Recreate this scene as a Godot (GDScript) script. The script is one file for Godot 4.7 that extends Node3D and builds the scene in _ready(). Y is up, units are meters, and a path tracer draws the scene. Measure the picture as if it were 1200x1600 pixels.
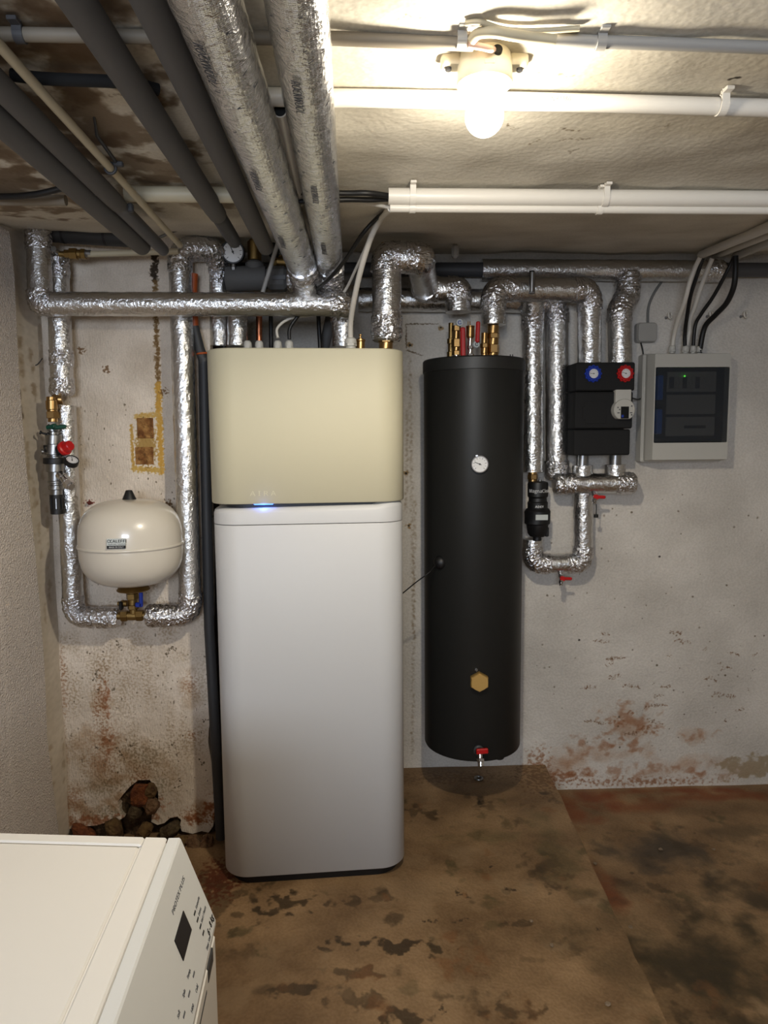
extends Node3D
# A cellar boiler room: a heat pump cabinet, a buffer tank, foil-wrapped pipes, one bare bulb.
# y is up, metres; the back wall is at z = -3, the raised slab at y = 0, the lower floor at y = -0.12.

const TANK := Vector3(0.452, 0, -2.735)
const WINDOW := Vector3(-0.35, 1.6, 1.62)
const BULB := Vector3(0.207, 1.95, -1.161)
var M := {}
var cur := Vector3.ZERO          # where the thing being built stands; its parts are built round it
var used := {}
var crease := FastNoiseLite.new()


class Shape:
	var st := SurfaceTool.new()
	var off := Vector3.ZERO
	var xf := Transform3D.IDENTITY

	func _init(o := Vector3.ZERO) -> void:
		off = o
		st.begin(Mesh.PRIMITIVE_TRIANGLES)

	func put(p: Vector3, uv: Vector2, g: int) -> void:
		st.set_smooth_group(g)
		st.set_uv(uv)
		st.add_vertex(xf * p - off)

	# corners run anticlockwise seen from outside; Godot wants them clockwise
	func tri(a: Vector3, b: Vector3, c: Vector3, g := -1, ua := Vector2.ZERO, ub := Vector2.ZERO, uc := Vector2.ZERO) -> void:
		if (b - a).cross(c - a).length_squared() < 1e-18:
			return
		put(a, ua, g)
		put(c, uc, g)
		put(b, ub, g)

	func quad(a: Vector3, b: Vector3, c: Vector3, d: Vector3, g := -1, ua := Vector2.ZERO, ub := Vector2.ZERO, uc := Vector2.ZERO, ud := Vector2.ZERO) -> void:
		tri(a, b, c, g, ua, ub, uc)
		tri(a, c, d, g, ua, uc, ud)

	func fan(ps: Array, middle: Vector3, g := -1) -> void:
		var c := Vector3.ZERO
		for p in ps:
			c += p
		c /= ps.size()
		for i in ps.size():
			var a: Vector3 = ps[i]
			var b: Vector3 = ps[(i + 1) % ps.size()]
			if (a - c).cross(b - c).dot(c - middle) >= 0:
				tri(c, a, b, g)
			else:
				tri(c, b, a, g)

	func facing(ps: Array, middle: Vector3) -> void:
		fan(ps, middle, -1)

	func box(t: Transform3D, size: Vector3, bev := 0.002) -> void:
		var h := size / 2.0
		bev = minf(bev, minf(h.x, minf(h.y, h.z)) * 0.9)
		var at := func(s: Vector3, k: int) -> Vector3:
			var p := s * (h - Vector3.ONE * bev)
			p[k] = s[k] * h[k]
			return t * p
		var m := t.origin
		for k in 3:
			var i := (k + 1) % 3
			var j := (k + 2) % 3
			for s in [-1.0, 1.0]:
				var ps := []
				for c in [[-1, -1], [1, -1], [1, 1], [-1, 1]]:
					var v := Vector3.ZERO
					v[k] = s
					v[i] = c[0]
					v[j] = c[1]
					ps.append(at.call(v, k))
				facing(ps, m)
			if bev <= 0.0:
				continue
			for s in [-1.0, 1.0]:
				for q in [-1.0, 1.0]:
					var v := Vector3.ZERO
					v[i] = s
					v[j] = q
					v[k] = -1
					var w := v
					w[k] = 1
					facing([at.call(v, i), at.call(w, i), at.call(w, j), at.call(v, j)], m)
		if bev > 0.0:
			for x in [-1.0, 1.0]:
				for y in [-1.0, 1.0]:
					for z in [-1.0, 1.0]:
						var v := Vector3(x, y, z)
						facing([at.call(v, 0), at.call(v, 1), at.call(v, 2)], m)

	# a profile of (radius, height), bottom to top, turned about the y axis of t
	func lathe(t: Transform3D, prof: Array, sides := 32, sharp := 32.0) -> void:
		var g := 1
		for i in prof.size() - 1:
			var a: Vector2 = prof[i]
			var b: Vector2 = prof[i + 1]
			if i > 0 and absf((b - a).angle_to(a - prof[i - 1])) > deg_to_rad(sharp):
				g += 1
			for j in sides:
				var p := TAU * j / sides
				var q := TAU * (j + 1) / sides
				var cp := Vector3(cos(p), 0, -sin(p))
				var cq := Vector3(cos(q), 0, -sin(q))
				var up := Vector3.UP
				quad(t * (cp * a.x + up * a.y), t * (cq * a.x + up * a.y), t * (cq * b.x + up * b.y), t * (cp * b.x + up * b.y), -1 if sides <= 8 else g, Vector2(p, a.y), Vector2(q, a.y), Vector2(q, b.y), Vector2(p, b.y))

	func cyl(t: Transform3D, r: float, y0: float, y1: float, sides := 24, ch := 0.001, r2 := -1.0) -> void:
		var e := r if r2 < 0.0 else r2
		ch = minf(ch, (y1 - y0) * 0.4)
		lathe(t, [Vector2(0, y0), Vector2(r - ch, y0), Vector2(r, y0 + ch), Vector2(e, y1 - ch), Vector2(e - ch, y1), Vector2(0, y1)], sides)

	# cylinders and hexagons on top of each other: [radius, height, sides]
	func stack(t: Transform3D, rows: Array) -> void:
		var y := 0.0
		for r in rows:
			cyl(t, r[0], y, y + r[1], r[2] if r.size() > 2 else 20, 0.0012)
			y += r[1]

	# rings of the same number of points, each anticlockwise seen from the last one's side
	func loft(rings: Array, groups := [], ends := true) -> void:
		var n: int = rings[0].size()
		for i in rings.size() - 1:
			var a: Array = rings[i]
			var b: Array = rings[i + 1]
			for j in n:
				quad(a[j], a[(j + 1) % n], b[(j + 1) % n], b[j], groups[i] if groups else i + 1)
		if ends:
			var m := Vector3.ZERO
			for r in [rings[0], rings[-1]]:
				for p in r:
					m += p / (2.0 * n)
			fan(rings[0], m)
			fan(rings[-1], m)

	# an outline in the xy plane (anticlockwise), from z0 to z1, front edge bevelled
	func prism(t: Transform3D, poly: Array, z0: float, z1: float, bev := 0.0, back_bev := 0.0) -> void:
		var rings := []
		if back_bev > 0.0:
			rings.append(ring(t, poly, z0, back_bev))
		rings.append(ring(t, poly, z0 + back_bev, 0.0))
		rings.append(ring(t, poly, z1 - bev, 0.0))
		if bev > 0.0:
			rings.append(ring(t, poly, z1 - bev * 0.3, bev * 0.3))
			rings.append(ring(t, poly, z1, bev))
		loft(rings, [1, 1, 1, 1, 1] if bev > 0.0 and poly.size() > 12 else [-1, -1, -1, -1, -1])

	func ring(t: Transform3D, poly: Array, z: float, inset: float) -> Array:
		var out := []
		var n := poly.size()
		for i in n:
			var a: Vector2 = poly[(i + n - 1) % n]
			var p: Vector2 = poly[i]
			var c: Vector2 = poly[(i + 1) % n]
			var d := (p - a).normalized() + (c - p).normalized()
			var inw := Vector2(-d.y, d.x).normalized()
			var k := maxf(0.4, cos((c - p).angle_to(p - a) / 2.0))
			var q := p + inw * inset / k
			out.append(t * Vector3(q.x, q.y, z))
		return out

	# a pipe along points, with its own radius at each; bumps push it in and out
	func tube(ps: Array, rs: Array, sides := 20, bumps: FastNoiseLite = null, high := 0.0, closed := true, rep := 0.25) -> void:
		var n := ps.size()
		var nrm := Vector3.ZERO
		var rings := []
		var runs := []
		var run := 0.0
		for i in n:
			var t: Vector3 = (ps[mini(i + 1, n - 1)] - ps[maxi(i - 1, 0)]).normalized()
			if i == 0:
				nrm = t.cross(Vector3.UP if absf(t.y) < 0.9 else Vector3.RIGHT).normalized()
			else:
				nrm = (nrm - t * nrm.dot(t)).normalized()
				run += (ps[i] - ps[i - 1]).length()
			var bin := t.cross(nrm)
			var row := []
			for j in sides:
				var a := TAU * j / sides
				var d := nrm * cos(a) + bin * sin(a)
				var p: Vector3 = ps[i] + d * rs[i]
				if bumps:
					p += d * bumps.get_noise_3dv(p * 100.0) * high
				row.append(p)
			rings.append(row)
			runs.append(run)
		var around := maxf(1.0, roundf(TAU * rs[n / 2] / rep))
		for i in n - 1:
			for j in sides:
				var k := (j + 1) % sides
				var u := around * j / sides
				var w := around * (j + 1) / sides
				var v0: float = runs[i] / rep
				var v1: float = runs[i + 1] / rep
				quad(rings[i][j], rings[i][k], rings[i + 1][k], rings[i + 1][j], 1, Vector2(u, v0), Vector2(w, v0), Vector2(w, v1), Vector2(u, v1))
		if closed:
			fan(rings[0], ps[1])
			fan(rings[-1], ps[n - 2])

	func torus(t: Transform3D, big: float, small: float, from := 0.0, to := TAU, steps := 28, sides := 10) -> void:
		var ps := []
		var rs := []
		for i in steps + 1:
			var a := lerpf(from, to, float(i) / steps)
			ps.append(t * Vector3(cos(a) * big, 0, sin(a) * big))
			rs.append(small)
		tube(ps, rs, sides, null, 0.0, to - from < TAU - 0.01)

	# a flat strap bent round the x axis of t
	func strap(t: Transform3D, r: float, wide: float, thick: float, from: float, to: float) -> void:
		var n := 20
		for i in n:
			var c := []
			for k in 2:
				var g := lerpf(from, to, float(i + k) / n)
				var d := Vector3(0, sin(g), cos(g))
				for q in [r, r + thick]:
					for x in [-wide / 2, wide / 2]:
						c.append(t * (d * q + Vector3(x, 0, 0)))
			var m := Vector3.ZERO
			for p in c:
				m += p / 8.0
			for f in [[0, 1, 5, 4], [2, 3, 7, 6], [0, 2, 6, 4], [1, 3, 7, 5]]:
				facing([c[f[0]], c[f[1]], c[f[2]], c[f[3]]], m)
			if i == 0:
				facing([c[0], c[1], c[3], c[2]], m)
			if i == n - 1:
				facing([c[4], c[5], c[7], c[6]], m)

	func mesh(m: Material) -> ArrayMesh:
		st.generate_normals()
		var me := st.commit()
		if me.get_surface_count():
			me.surface_set_material(0, m)
		return me


func numbered(called: String) -> String:
	var k: int = used.get(called, 0)
	used[called] = k + 1
	return called if k == 0 else "%s_%03d" % [called, k]


func thing(called: String, label: String, category: String, at := Vector3.ZERO, group := "") -> Node3D:
	var o := Node3D.new()
	o.name = numbered(called)
	add_child(o, true)
	o.position = at
	cur = at
	o.set_meta("label", label)
	o.set_meta("category", category)
	if group:
		o.set_meta("group", group)
	return o


func obj(called: String, s: Shape, m: Material, parent: Node = self, label := "") -> MeshInstance3D:
	var o := MeshInstance3D.new()
	o.name = numbered(called) if parent == self else called
	o.mesh = s.mesh(m)
	parent.add_child(o, true)
	if label:
		o.set_meta("label", label)
	return o


# a thing that is one mesh
func tag(o: Node3D, label: String, category: String, group := "") -> Node3D:
	o.set_meta("label", label)
	o.set_meta("category", category)
	if group:
		o.set_meta("group", group)
	return o


func struct(called: String, s: Shape, m: Material, parent: Node = self) -> MeshInstance3D:
	var o := obj(called, s, m, parent)
	if parent == self:
		o.set_meta("kind", "structure")
	return o


# a frame at o whose y axis points along d
func ax(o: Vector3, d: Vector3, side := Vector3.ZERO) -> Transform3D:
	var y := d.normalized()
	var x := (side if side != Vector3.ZERO else (Vector3.RIGHT if absf(y.x) < 0.9 else Vector3.FORWARD))
	x = (x - y * x.dot(y)).normalized()
	return Transform3D(Basis(x, y, x.cross(y)), o)


func at(o: Vector3) -> Transform3D:
	return Transform3D(Basis.IDENTITY, o)


func rrect(w: float, h: float, r: float, n := 8) -> Array:
	var out := []
	for c in [[1, 1, 0], [-1, 1, 1], [-1, -1, 2], [1, -1, 3]]:
		for i in n + 1:
			var a: float = (c[2] + float(i) / n) * PI / 2
			out.append(Vector2(c[0] * (w / 2 - r) + cos(a) * r, c[1] * (h / 2 - r) + sin(a) * r))
	return out


func smooth_path(ps: Array, n := 8) -> Array:
	var c := Curve3D.new()
	for i in ps.size():
		var d: Vector3 = (ps[mini(i + 1, ps.size() - 1)] - ps[maxi(i - 1, 0)]) / 6.0
		c.add_point(ps[i], -d, d)
	var out := []
	for i in ps.size() - 1:
		for k in n:
			out.append(c.sample(i, float(k) / n))
	out.append(ps[-1])
	return out


func same(r: float, n: int) -> Array:
	var out := []
	out.resize(n)
	out.fill(r)
	return out


func cable(called: String, label: String, category: String, ps: Array, r: float, m: Material, group := "", sides := 10) -> Node3D:
	cur = ps[0]
	var s := Shape.new(cur)
	var path := smooth_path(ps)
	s.tube(path, same(r, path.size()), sides)
	var o := obj(called, s, m)
	o.position = cur
	return tag(o, label, category, group)


# a pipe that runs straight between corners and bends round them: [straights], [bends]
func route(ps: Array, bend: float) -> Array:
	var straights := []
	var bends := []
	var from: Vector3 = ps[0]
	for i in range(1, ps.size()):
		var p: Vector3 = ps[i]
		if i == ps.size() - 1:
			straights.append([from, p])
			break
		var a: Vector3 = (ps[i - 1] - p)
		var b: Vector3 = (ps[i + 1] - p)
		var turn := a.angle_to(b)
		var cut := minf(bend / tan(turn / 2.0), minf(a.length(), b.length()) * 0.48)
		var e0 := p + a.normalized() * cut
		var e1 := p + b.normalized() * cut
		straights.append([from, e0])
		var arc := []
		for k in 11:
			var t := k / 10.0
			arc.append(e0.lerp(p, t).lerp(p.lerp(e1, t), t))
		bends.append(arc)
		from = e1
	return [straights, bends]


func steps(a: Vector3, b: Vector3, each: float) -> Array:
	var n := maxi(2, ceili((b - a).length() / each))
	var out := []
	for i in n + 1:
		out.append(a.lerp(b, float(i) / n))
	return out


# pipe insulation with a reinforced foil jacket; corners and (if asked) ends wrapped in crumpled foil tape
func foil_run(called: String, label: String, ps: Array, r: float, group := "", wrap_ends := [false, false], bend := 0.0, rough := 1.0) -> Node3D:
	var t := thing(called, label, "pipe", ps[0], group)
	var parts := route(ps, bend if bend > 0.0 else r * 1.25)
	for i in parts[0].size():
		var a: Vector3 = parts[0][i][0]
		var b: Vector3 = parts[0][i][1]
		if (b - a).length() < 0.004:
			continue
		var s := Shape.new(cur)
		var path := steps(a, b, 0.014)
		var rs := []
		for k in path.size():
			rs.append(r * (1.0 + 0.006 * sin(k * 0.7)))
		s.tube(path, rs, 36, crease, 0.0022 * rough)
		obj("foil_sleeve", s, M.foil_sleeve if rough < 2.0 else M.foil_tape, t)
	for arc in parts[1]:
		var s := Shape.new(cur)
		var d0: Vector3 = (arc[0] - arc[1]).normalized() * r * 0.7
		var d1: Vector3 = (arc[-1] - arc[-2]).normalized() * r * 0.7
		var path := [arc[0] + d0, arc[0] + d0 * 0.6, arc[0] + d0 * 0.25]
		for p in smooth_path(arc, 2):
			path.append(p)
		path += [arc[-1] + d1 * 0.25, arc[-1] + d1 * 0.6, arc[-1] + d1]
		s.tube(path, same(r * 1.035, path.size()), 40, crease, 0.0055)
		obj("elbow_wrap", s, M.foil_tape, t)
	for e in 2:
		if wrap_ends[e]:
			var s := Shape.new(cur)
			var p: Vector3 = ps[0] if e == 0 else ps[-1]
			var q: Vector3 = ps[1] if e == 0 else ps[-2]
			var d := (q - p).normalized()
			var len := minf(0.075, (q - p).length() * 0.45)
			var path := []
			var rs := []
			for k in 9:
				path.append(p - d * 0.006 + d * (len + 0.006) * k / 8.0)
				rs.append(r * (0.8 if k == 0 else 1.0 if k == 1 else 1.04))
			s.tube(path, rs, 40, crease, 0.0065)
			obj("end_wrap", s, M.foil_tape, t)
	return t


func plain_pipe(called: String, label: String, category: String, ps: Array, r: float, m: Material, group := "", bend := 0.03) -> Node3D:
	cur = ps[0]
	var s := Shape.new(cur)
	var parts := route(ps, bend)
	var path := []
	for i in parts[0].size():
		for p in steps(parts[0][i][0], parts[0][i][1], 0.08):
			if path.is_empty() or (path[-1] - p).length() > 0.001:
				path.append(p)
		if i < parts[1].size():
			for p in parts[1][i].slice(1):
				path.append(p)
	s.tube(path, same(r, path.size()), 24)
	var o := obj(called, s, m)
	o.position = cur
	return tag(o, label, category, group)


# raised lettering: t puts the middle of the line in the xy plane, reading along x; wrap > 0 bends it round a cylinder of that radius whose axis is y
func letters(called: String, words: String, tall: float, t: Transform3D, m: Material, parent: Node, deep := 0.0006, wrap := 0.0, face := "Droid Sans", spread := 1.0, bold := false) -> MeshInstance3D:
	var tm := TextMesh.new()
	var f := SystemFont.new()
	f.font_names = PackedStringArray([face])
	if bold:
		f.font_weight = 700
	tm.font = f
	tm.font_size = 64
	tm.pixel_size = tall / 46.0
	tm.depth = deep
	tm.curve_step = 1.0
	tm.text = words
	var from := tm.get_mesh_arrays()
	var vs: PackedVector3Array = from[Mesh.ARRAY_VERTEX]
	var ns: PackedVector3Array = from[Mesh.ARRAY_NORMAL]
	var o := MeshInstance3D.new()
	for i in vs.size():
		var p := vs[i]
		var q := ns[i]
		p.x *= spread
		if wrap > 0.0:
			var a := p.x / wrap
			p = Vector3(sin(a) * (wrap + p.z), p.y, cos(a) * (wrap + p.z) - wrap)
			q = q.rotated(Vector3.UP, a)
		vs[i] = t * p - cur
		ns[i] = (t.basis * q).normalized()
	var arrays := []
	arrays.resize(Mesh.ARRAY_MAX)
	arrays[Mesh.ARRAY_VERTEX] = vs
	arrays[Mesh.ARRAY_NORMAL] = ns
	arrays[Mesh.ARRAY_INDEX] = from[Mesh.ARRAY_INDEX]
	var me := ArrayMesh.new()
	me.add_surface_from_arrays(Mesh.PRIMITIVE_TRIANGLES, arrays)
	me.surface_set_material(0, m)
	o.mesh = me
	o.name = called
	parent.add_child(o, true)
	return o


# ---------------------------------------------------------------- materials and the stains on plaster and concrete

func noise(kind: int, freq: float, n_seed: int, octaves := 4) -> FastNoiseLite:
	var f := FastNoiseLite.new()
	f.noise_type = kind
	f.frequency = freq
	f.seed = n_seed
	f.fractal_octaves = octaves
	return f


func grey_image(f: FastNoiseLite, w: int, h: int, seamless := false) -> Image:
	var im := f.get_seamless_image(w, h) if seamless else f.get_image(w, h)
	im.convert(Image.FORMAT_L8)
	return im


class Canvas:
	var im: Image
	var from: Vector2
	var per: Vector2        # pixels per metre
	func _init(w: int, h: int, a: Vector2, b: Vector2) -> void:
		im = Image.create(w, h, false, Image.FORMAT_RGB8)
		from = a
		per = Vector2(w, h) / (b - a)

	func base(cols: Array, layers: Array) -> void:
		var w := im.get_width()
		var h := im.get_height()
		var a: PackedByteArray = layers[0].get_data()
		var b: PackedByteArray = layers[1].get_data()
		var out := PackedByteArray()
		out.resize(w * h * 3)
		var c0: Color = cols[0]
		var c1: Color = cols[1]
		var tabs := []
		for ch in 3:
			var tab := PackedInt32Array()
			for i in 256:
				tab.append(int(255.0 * lerpf(c0[ch], c1[ch], i / 255.0)))
			tabs.append(tab)
		var t0: PackedInt32Array = tabs[0]
		var t1: PackedInt32Array = tabs[1]
		var t2: PackedInt32Array = tabs[2]
		var k := 0
		for i in w * h:
			var g: int = a[i]
			var d: int = (b[i] - 128) / 14
			out[k] = clampi(t0[g] + d, 0, 255)
			out[k + 1] = clampi(t1[g] + d, 0, 255)
			out[k + 2] = clampi(t2[g] + d, 0, 255)
			k += 3
		im = Image.create_from_data(w, h, false, Image.FORMAT_RGB8, out)

	# a stain with a ragged edge
	func blot(c: Vector2, r: Vector2, col: Color, strong: float, nz: FastNoiseLite, ragged := 1.2, sharp := 2.0) -> void:
		var p := (c - from) * per
		var q := (r * per).abs()
		for y in range(maxi(0, int(p.y - q.y * 1.6)), mini(im.get_height(), int(p.y + q.y * 1.6) + 1)):
			for x in range(maxi(0, int(p.x - q.x * 1.6)), mini(im.get_width(), int(p.x + q.x * 1.6) + 1)):
				var d := ((Vector2(x, y) - p) / q).length()
				var v := (1.0 - d + nz.get_noise_2d(x, y) * ragged) * sharp
				if v > 0.0:
					im.set_pixel(x, y, im.get_pixel(x, y).lerp(col, minf(v, 1.0) * strong))

	func streak(a: Vector2, b: Vector2, wide: float, col: Color, strong: float, nz: FastNoiseLite, wander := 0.01) -> void:
		var n := int((b - a).length() / wide * 2.0) + 2
		for i in n:
			var c := a.lerp(b, float(i) / n)
			c += Vector2(nz.get_noise_2d(c.x * 900.0, c.y * 900.0 + 77.0), nz.get_noise_2d(c.y * 900.0 + 31.0, c.x * 900.0)) * wander
			blot(c, Vector2(wide, wide), col, strong, nz, 0.6, 2.0)


func paint_mat(rough: float, albedo: Image, bump: Image, cm: float) -> StandardMaterial3D:
	var m := StandardMaterial3D.new()
	m.roughness = rough
	if albedo:
		m.albedo_texture = ImageTexture.create_from_image(albedo)
	if bump:
		m.heightmap_enabled = true
		m.heightmap_scale = cm
		m.heightmap_texture = ImageTexture.create_from_image(bump)
	return m


func flat_mat(c: Color, rough := 0.5, metal := 0.0) -> StandardMaterial3D:
	var m := StandardMaterial3D.new()
	m.albedo_color = c
	m.roughness = rough
	m.metallic = metal
	return m


func mixed(images: Array, shares: Array, bias := 0.0) -> Image:
	var w: int = images[0].get_width()
	var h: int = images[0].get_height()
	var out := PackedByteArray()
	out.resize(w * h)
	var a: PackedByteArray = images[0].get_data()
	var b: PackedByteArray = images[1].get_data()
	var c: PackedByteArray = images[2].get_data() if images.size() > 2 else b
	var sa: float = shares[0]
	var sb: float = shares[1]
	var sc: float = shares[2] if shares.size() > 2 else 0.0
	for i in w * h:
		out[i] = clampi(int(a[i] * sa + b[i] * sb + c[i] * sc + bias), 0, 255)
	return Image.create_from_data(w, h, false, Image.FORMAT_L8, out)


func make_materials() -> void:
	crease.noise_type = FastNoiseLite.TYPE_SIMPLEX
	crease.fractal_type = FastNoiseLite.FRACTAL_RIDGED
	crease.frequency = 0.45
	crease.fractal_octaves = 3
	crease.seed = 5
	# crumpled foil tape: facets and creases
	var cells := noise(FastNoiseLite.TYPE_CELLULAR, 0.02, 3, 3)
	cells.cellular_return_type = FastNoiseLite.RETURN_DISTANCE
	cells.domain_warp_enabled = true
	cells.domain_warp_amplitude = 18.0
	var ridges := noise(FastNoiseLite.TYPE_SIMPLEX, 0.012, 8, 4)
	ridges.fractal_type = FastNoiseLite.FRACTAL_RIDGED
	var c_im := grey_image(cells, 768, 768, true)
	var r_im := grey_image(ridges, 768, 768, true)
	var tape := paint_mat(0.21, null, mixed([c_im, r_im], [0.5, 0.5]), 0.58)
	tape.albedo_color = Color(0.86, 0.86, 0.87)
	tape.metallic = 1.0
	M.foil_tape = tape
	# reinforced foil: a net of threads under the skin, gentle creases
	var net := Image.create(768, 768, false, Image.FORMAT_L8)
	var fine := noise(FastNoiseLite.TYPE_SIMPLEX, 0.008, 4, 3)
	var f_im := grey_image(fine, 768, 768, true)
	net.fill(Color(0.4, 0.4, 0.4))
	for k in 48:
		net.fill_rect(Rect2i(k * 16, 0, 5, 768), Color(0.62, 0.62, 0.62))
	for k in 64:
		net.fill_rect(Rect2i(0, k * 12, 768, 4), Color(0.75, 0.75, 0.75))
	var sleeve := paint_mat(0.25, null, mixed([net, f_im, r_im], [0.24, 0.38, 0.38]), 0.3)
	sleeve.albedo_color = Color(0.85, 0.85, 0.85)
	sleeve.metallic = 1.0
	M.foil_sleeve = sleeve
	M.rubber = flat_mat(Color(0.34, 0.335, 0.33), 0.75)
	M.pipe_grey = flat_mat(Color(0.3, 0.3, 0.31), 0.5)
	M.pipe_dark = flat_mat(Color(0.2, 0.2, 0.205), 0.55)
	M.pvc_white = flat_mat(Color(0.86, 0.84, 0.8), 0.38)
	M.pvc_old = flat_mat(Color(0.72, 0.68, 0.58), 0.5)
	M.conduit = flat_mat(Color(0.62, 0.61, 0.59), 0.45)
	M.white_cable = flat_mat(Color(0.82, 0.8, 0.76), 0.5)
	M.grey_cable = flat_mat(Color(0.42, 0.42, 0.41), 0.5)
	M.black = flat_mat(Color(0.055, 0.055, 0.06), 0.5)
	M.black_foam = flat_mat(Color(0.05, 0.05, 0.055), 0.8)
	M.black_gloss = flat_mat(Color(0.05, 0.05, 0.055), 0.28)
	M.brass = flat_mat(Color(0.68, 0.55, 0.36), 0.34, 1.0)
	M.brass_old = flat_mat(Color(0.58, 0.48, 0.3), 0.42, 1.0)
	M.latch = flat_mat(Color(0.12, 0.5, 1.0), 0.4)
	M.dusty = flat_mat(Color(0.5, 0.465, 0.41), 0.6)
	M.crumb = flat_mat(Color(0.5, 0.43, 0.35), 0.8)
	M.brass_cap = flat_mat(Color(0.85, 0.7, 0.42), 0.5, 0.85)
	M.hose = flat_mat(Color(0.04, 0.04, 0.042), 0.9)
	M.copper = flat_mat(Color(0.8, 0.5, 0.36), 0.35, 1.0)
	M.chrome = flat_mat(Color(0.86, 0.86, 0.87), 0.15, 1.0)
	M.steel = flat_mat(Color(0.6, 0.6, 0.6), 0.35, 1.0)
	M.red = flat_mat(Color(0.72, 0.06, 0.07), 0.4)
	M.blue = flat_mat(Color(0.06, 0.2, 0.62), 0.4)
	M.green = flat_mat(Color(0.04, 0.28, 0.22), 0.4)
	M.orange = flat_mat(Color(0.66, 0.3, 0.1), 0.5)
	M.tank = flat_mat(Color(0.13, 0.13, 0.125), 0.45)
	M.tank.metallic_specular = 0.35
	M.tank_lid = flat_mat(Color(0.125, 0.125, 0.12), 0.5)
	M.cream = flat_mat(Color(0.765, 0.74, 0.64), 0.6)
	M.unit_white = flat_mat(Color(0.785, 0.785, 0.785), 0.5)
	M.vessel = flat_mat(Color(0.83, 0.80, 0.745), 0.3)
	M.vessel.clearcoat_enabled = true
	M.vessel.clearcoat = 0.6
	M.vessel.clearcoat_roughness = 0.12
	M.washer = flat_mat(Color(0.84, 0.825, 0.80), 0.4)
	M.washer_panel = flat_mat(Color(0.80, 0.80, 0.79), 0.35)
	M.box_grey = flat_mat(Color(0.72, 0.71, 0.68), 0.5)
	M.gland = flat_mat(Color(0.74, 0.73, 0.7), 0.5)
	M.ceramic = flat_mat(Color(0.9, 0.87, 0.78), 0.35)
	M.dial = flat_mat(Color(0.86, 0.86, 0.86), 0.4)
	M.ink = flat_mat(Color(0.03, 0.03, 0.03), 0.6)
	M.print_ink = flat_mat(Color(0.2, 0.2, 0.21), 0.7)
	M.grey_ink = flat_mat(Color(0.35, 0.35, 0.36), 0.6)
	M.label = flat_mat(Color(0.75, 0.77, 0.76), 0.5)
	M.white_ink = flat_mat(Color(0.8, 0.8, 0.8), 0.6)
	var pane := flat_mat(Color(0.015, 0.09, 0.15, 0.5), 0.05)
	pane.transparency = BaseMaterial3D.TRANSPARENCY_ALPHA
	M.smoked = pane
	var clear := flat_mat(Color(1, 1, 1, 0.05), 0.03)
	clear.transparency = BaseMaterial3D.TRANSPARENCY_ALPHA
	M.clear = clear
	var glow := flat_mat(Color(1, 1, 1), 0.4)
	glow.emission_enabled = true
	glow.emission = Color(1, 0.96, 0.88)
	glow.emission_energy_multiplier = 3.0
	M.bulb = glow
	var day := flat_mat(Color(0.9, 0.95, 1.0), 0.6)
	day.emission_enabled = true
	day.emission = Color(0.88, 0.93, 1.0)
	day.emission_energy_multiplier = 1.0
	M.daylight = day
	var led := flat_mat(Color(0.3, 0.5, 1), 0.4)
	led.emission_enabled = true
	led.emission = Color(0.3, 0.5, 1)
	led.emission_energy_multiplier = 4.0
	M.led = led
	var green_led := flat_mat(Color(0.4, 1, 0.3), 0.4)
	green_led.emission_enabled = true
	green_led.emission = Color(0.4, 1, 0.3)
	green_led.emission_energy_multiplier = 3.0
	M.green_led = green_led


# a wall, floor or ceiling with thickness whose seen face is a fine uneven grid: o is a corner, u and v its edges, n points into the room
func slab(o: Vector3, u: Vector3, v: Vector3, n: Vector3, thick: float, nu: int, nv: int, nz: FastNoiseLite, high: float, lift = null) -> Shape:
	var s := Shape.new()
	var grid := []
	for j in nv + 1:
		var row := []
		for i in nu + 1:
			var p := o + u * i / nu + v * j / nv
			if nz:
				p += n * nz.get_noise_3dv(p * 100.0) * high
			if lift != null:
				p += n * lift.call(p)
			row.append(p)
		grid.append(row)
	var flip := u.cross(v).dot(n) < 0
	for j in nv:
		for i in nu:
			var q := [grid[j][i], grid[j][i + 1], grid[j + 1][i + 1], grid[j + 1][i]]
			var t := [Vector2(i, j), Vector2(i + 1, j), Vector2(i + 1, j + 1), Vector2(i, j + 1)]
			for k in 4:
				t[k] = Vector2(t[k].x / nu, t[k].y / nv)
			if flip:
				s.quad(q[0], q[3], q[2], q[1], 1, t[0], t[3], t[2], t[1])
			else:
				s.quad(q[0], q[1], q[2], q[3], 1, t[0], t[1], t[2], t[3])
	var back := -n * thick
	var m := o + (u + v) / 2 - n * thick / 2
	s.facing([o + back, o + u + back, o + u + v + back, o + v + back], m)
	for e in [[o, u], [o + v, u], [o, v], [o + u, v]]:
		s.facing([e[0], e[0] + e[1], e[0] + e[1] + back, e[0] + back], m)
	return s


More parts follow.
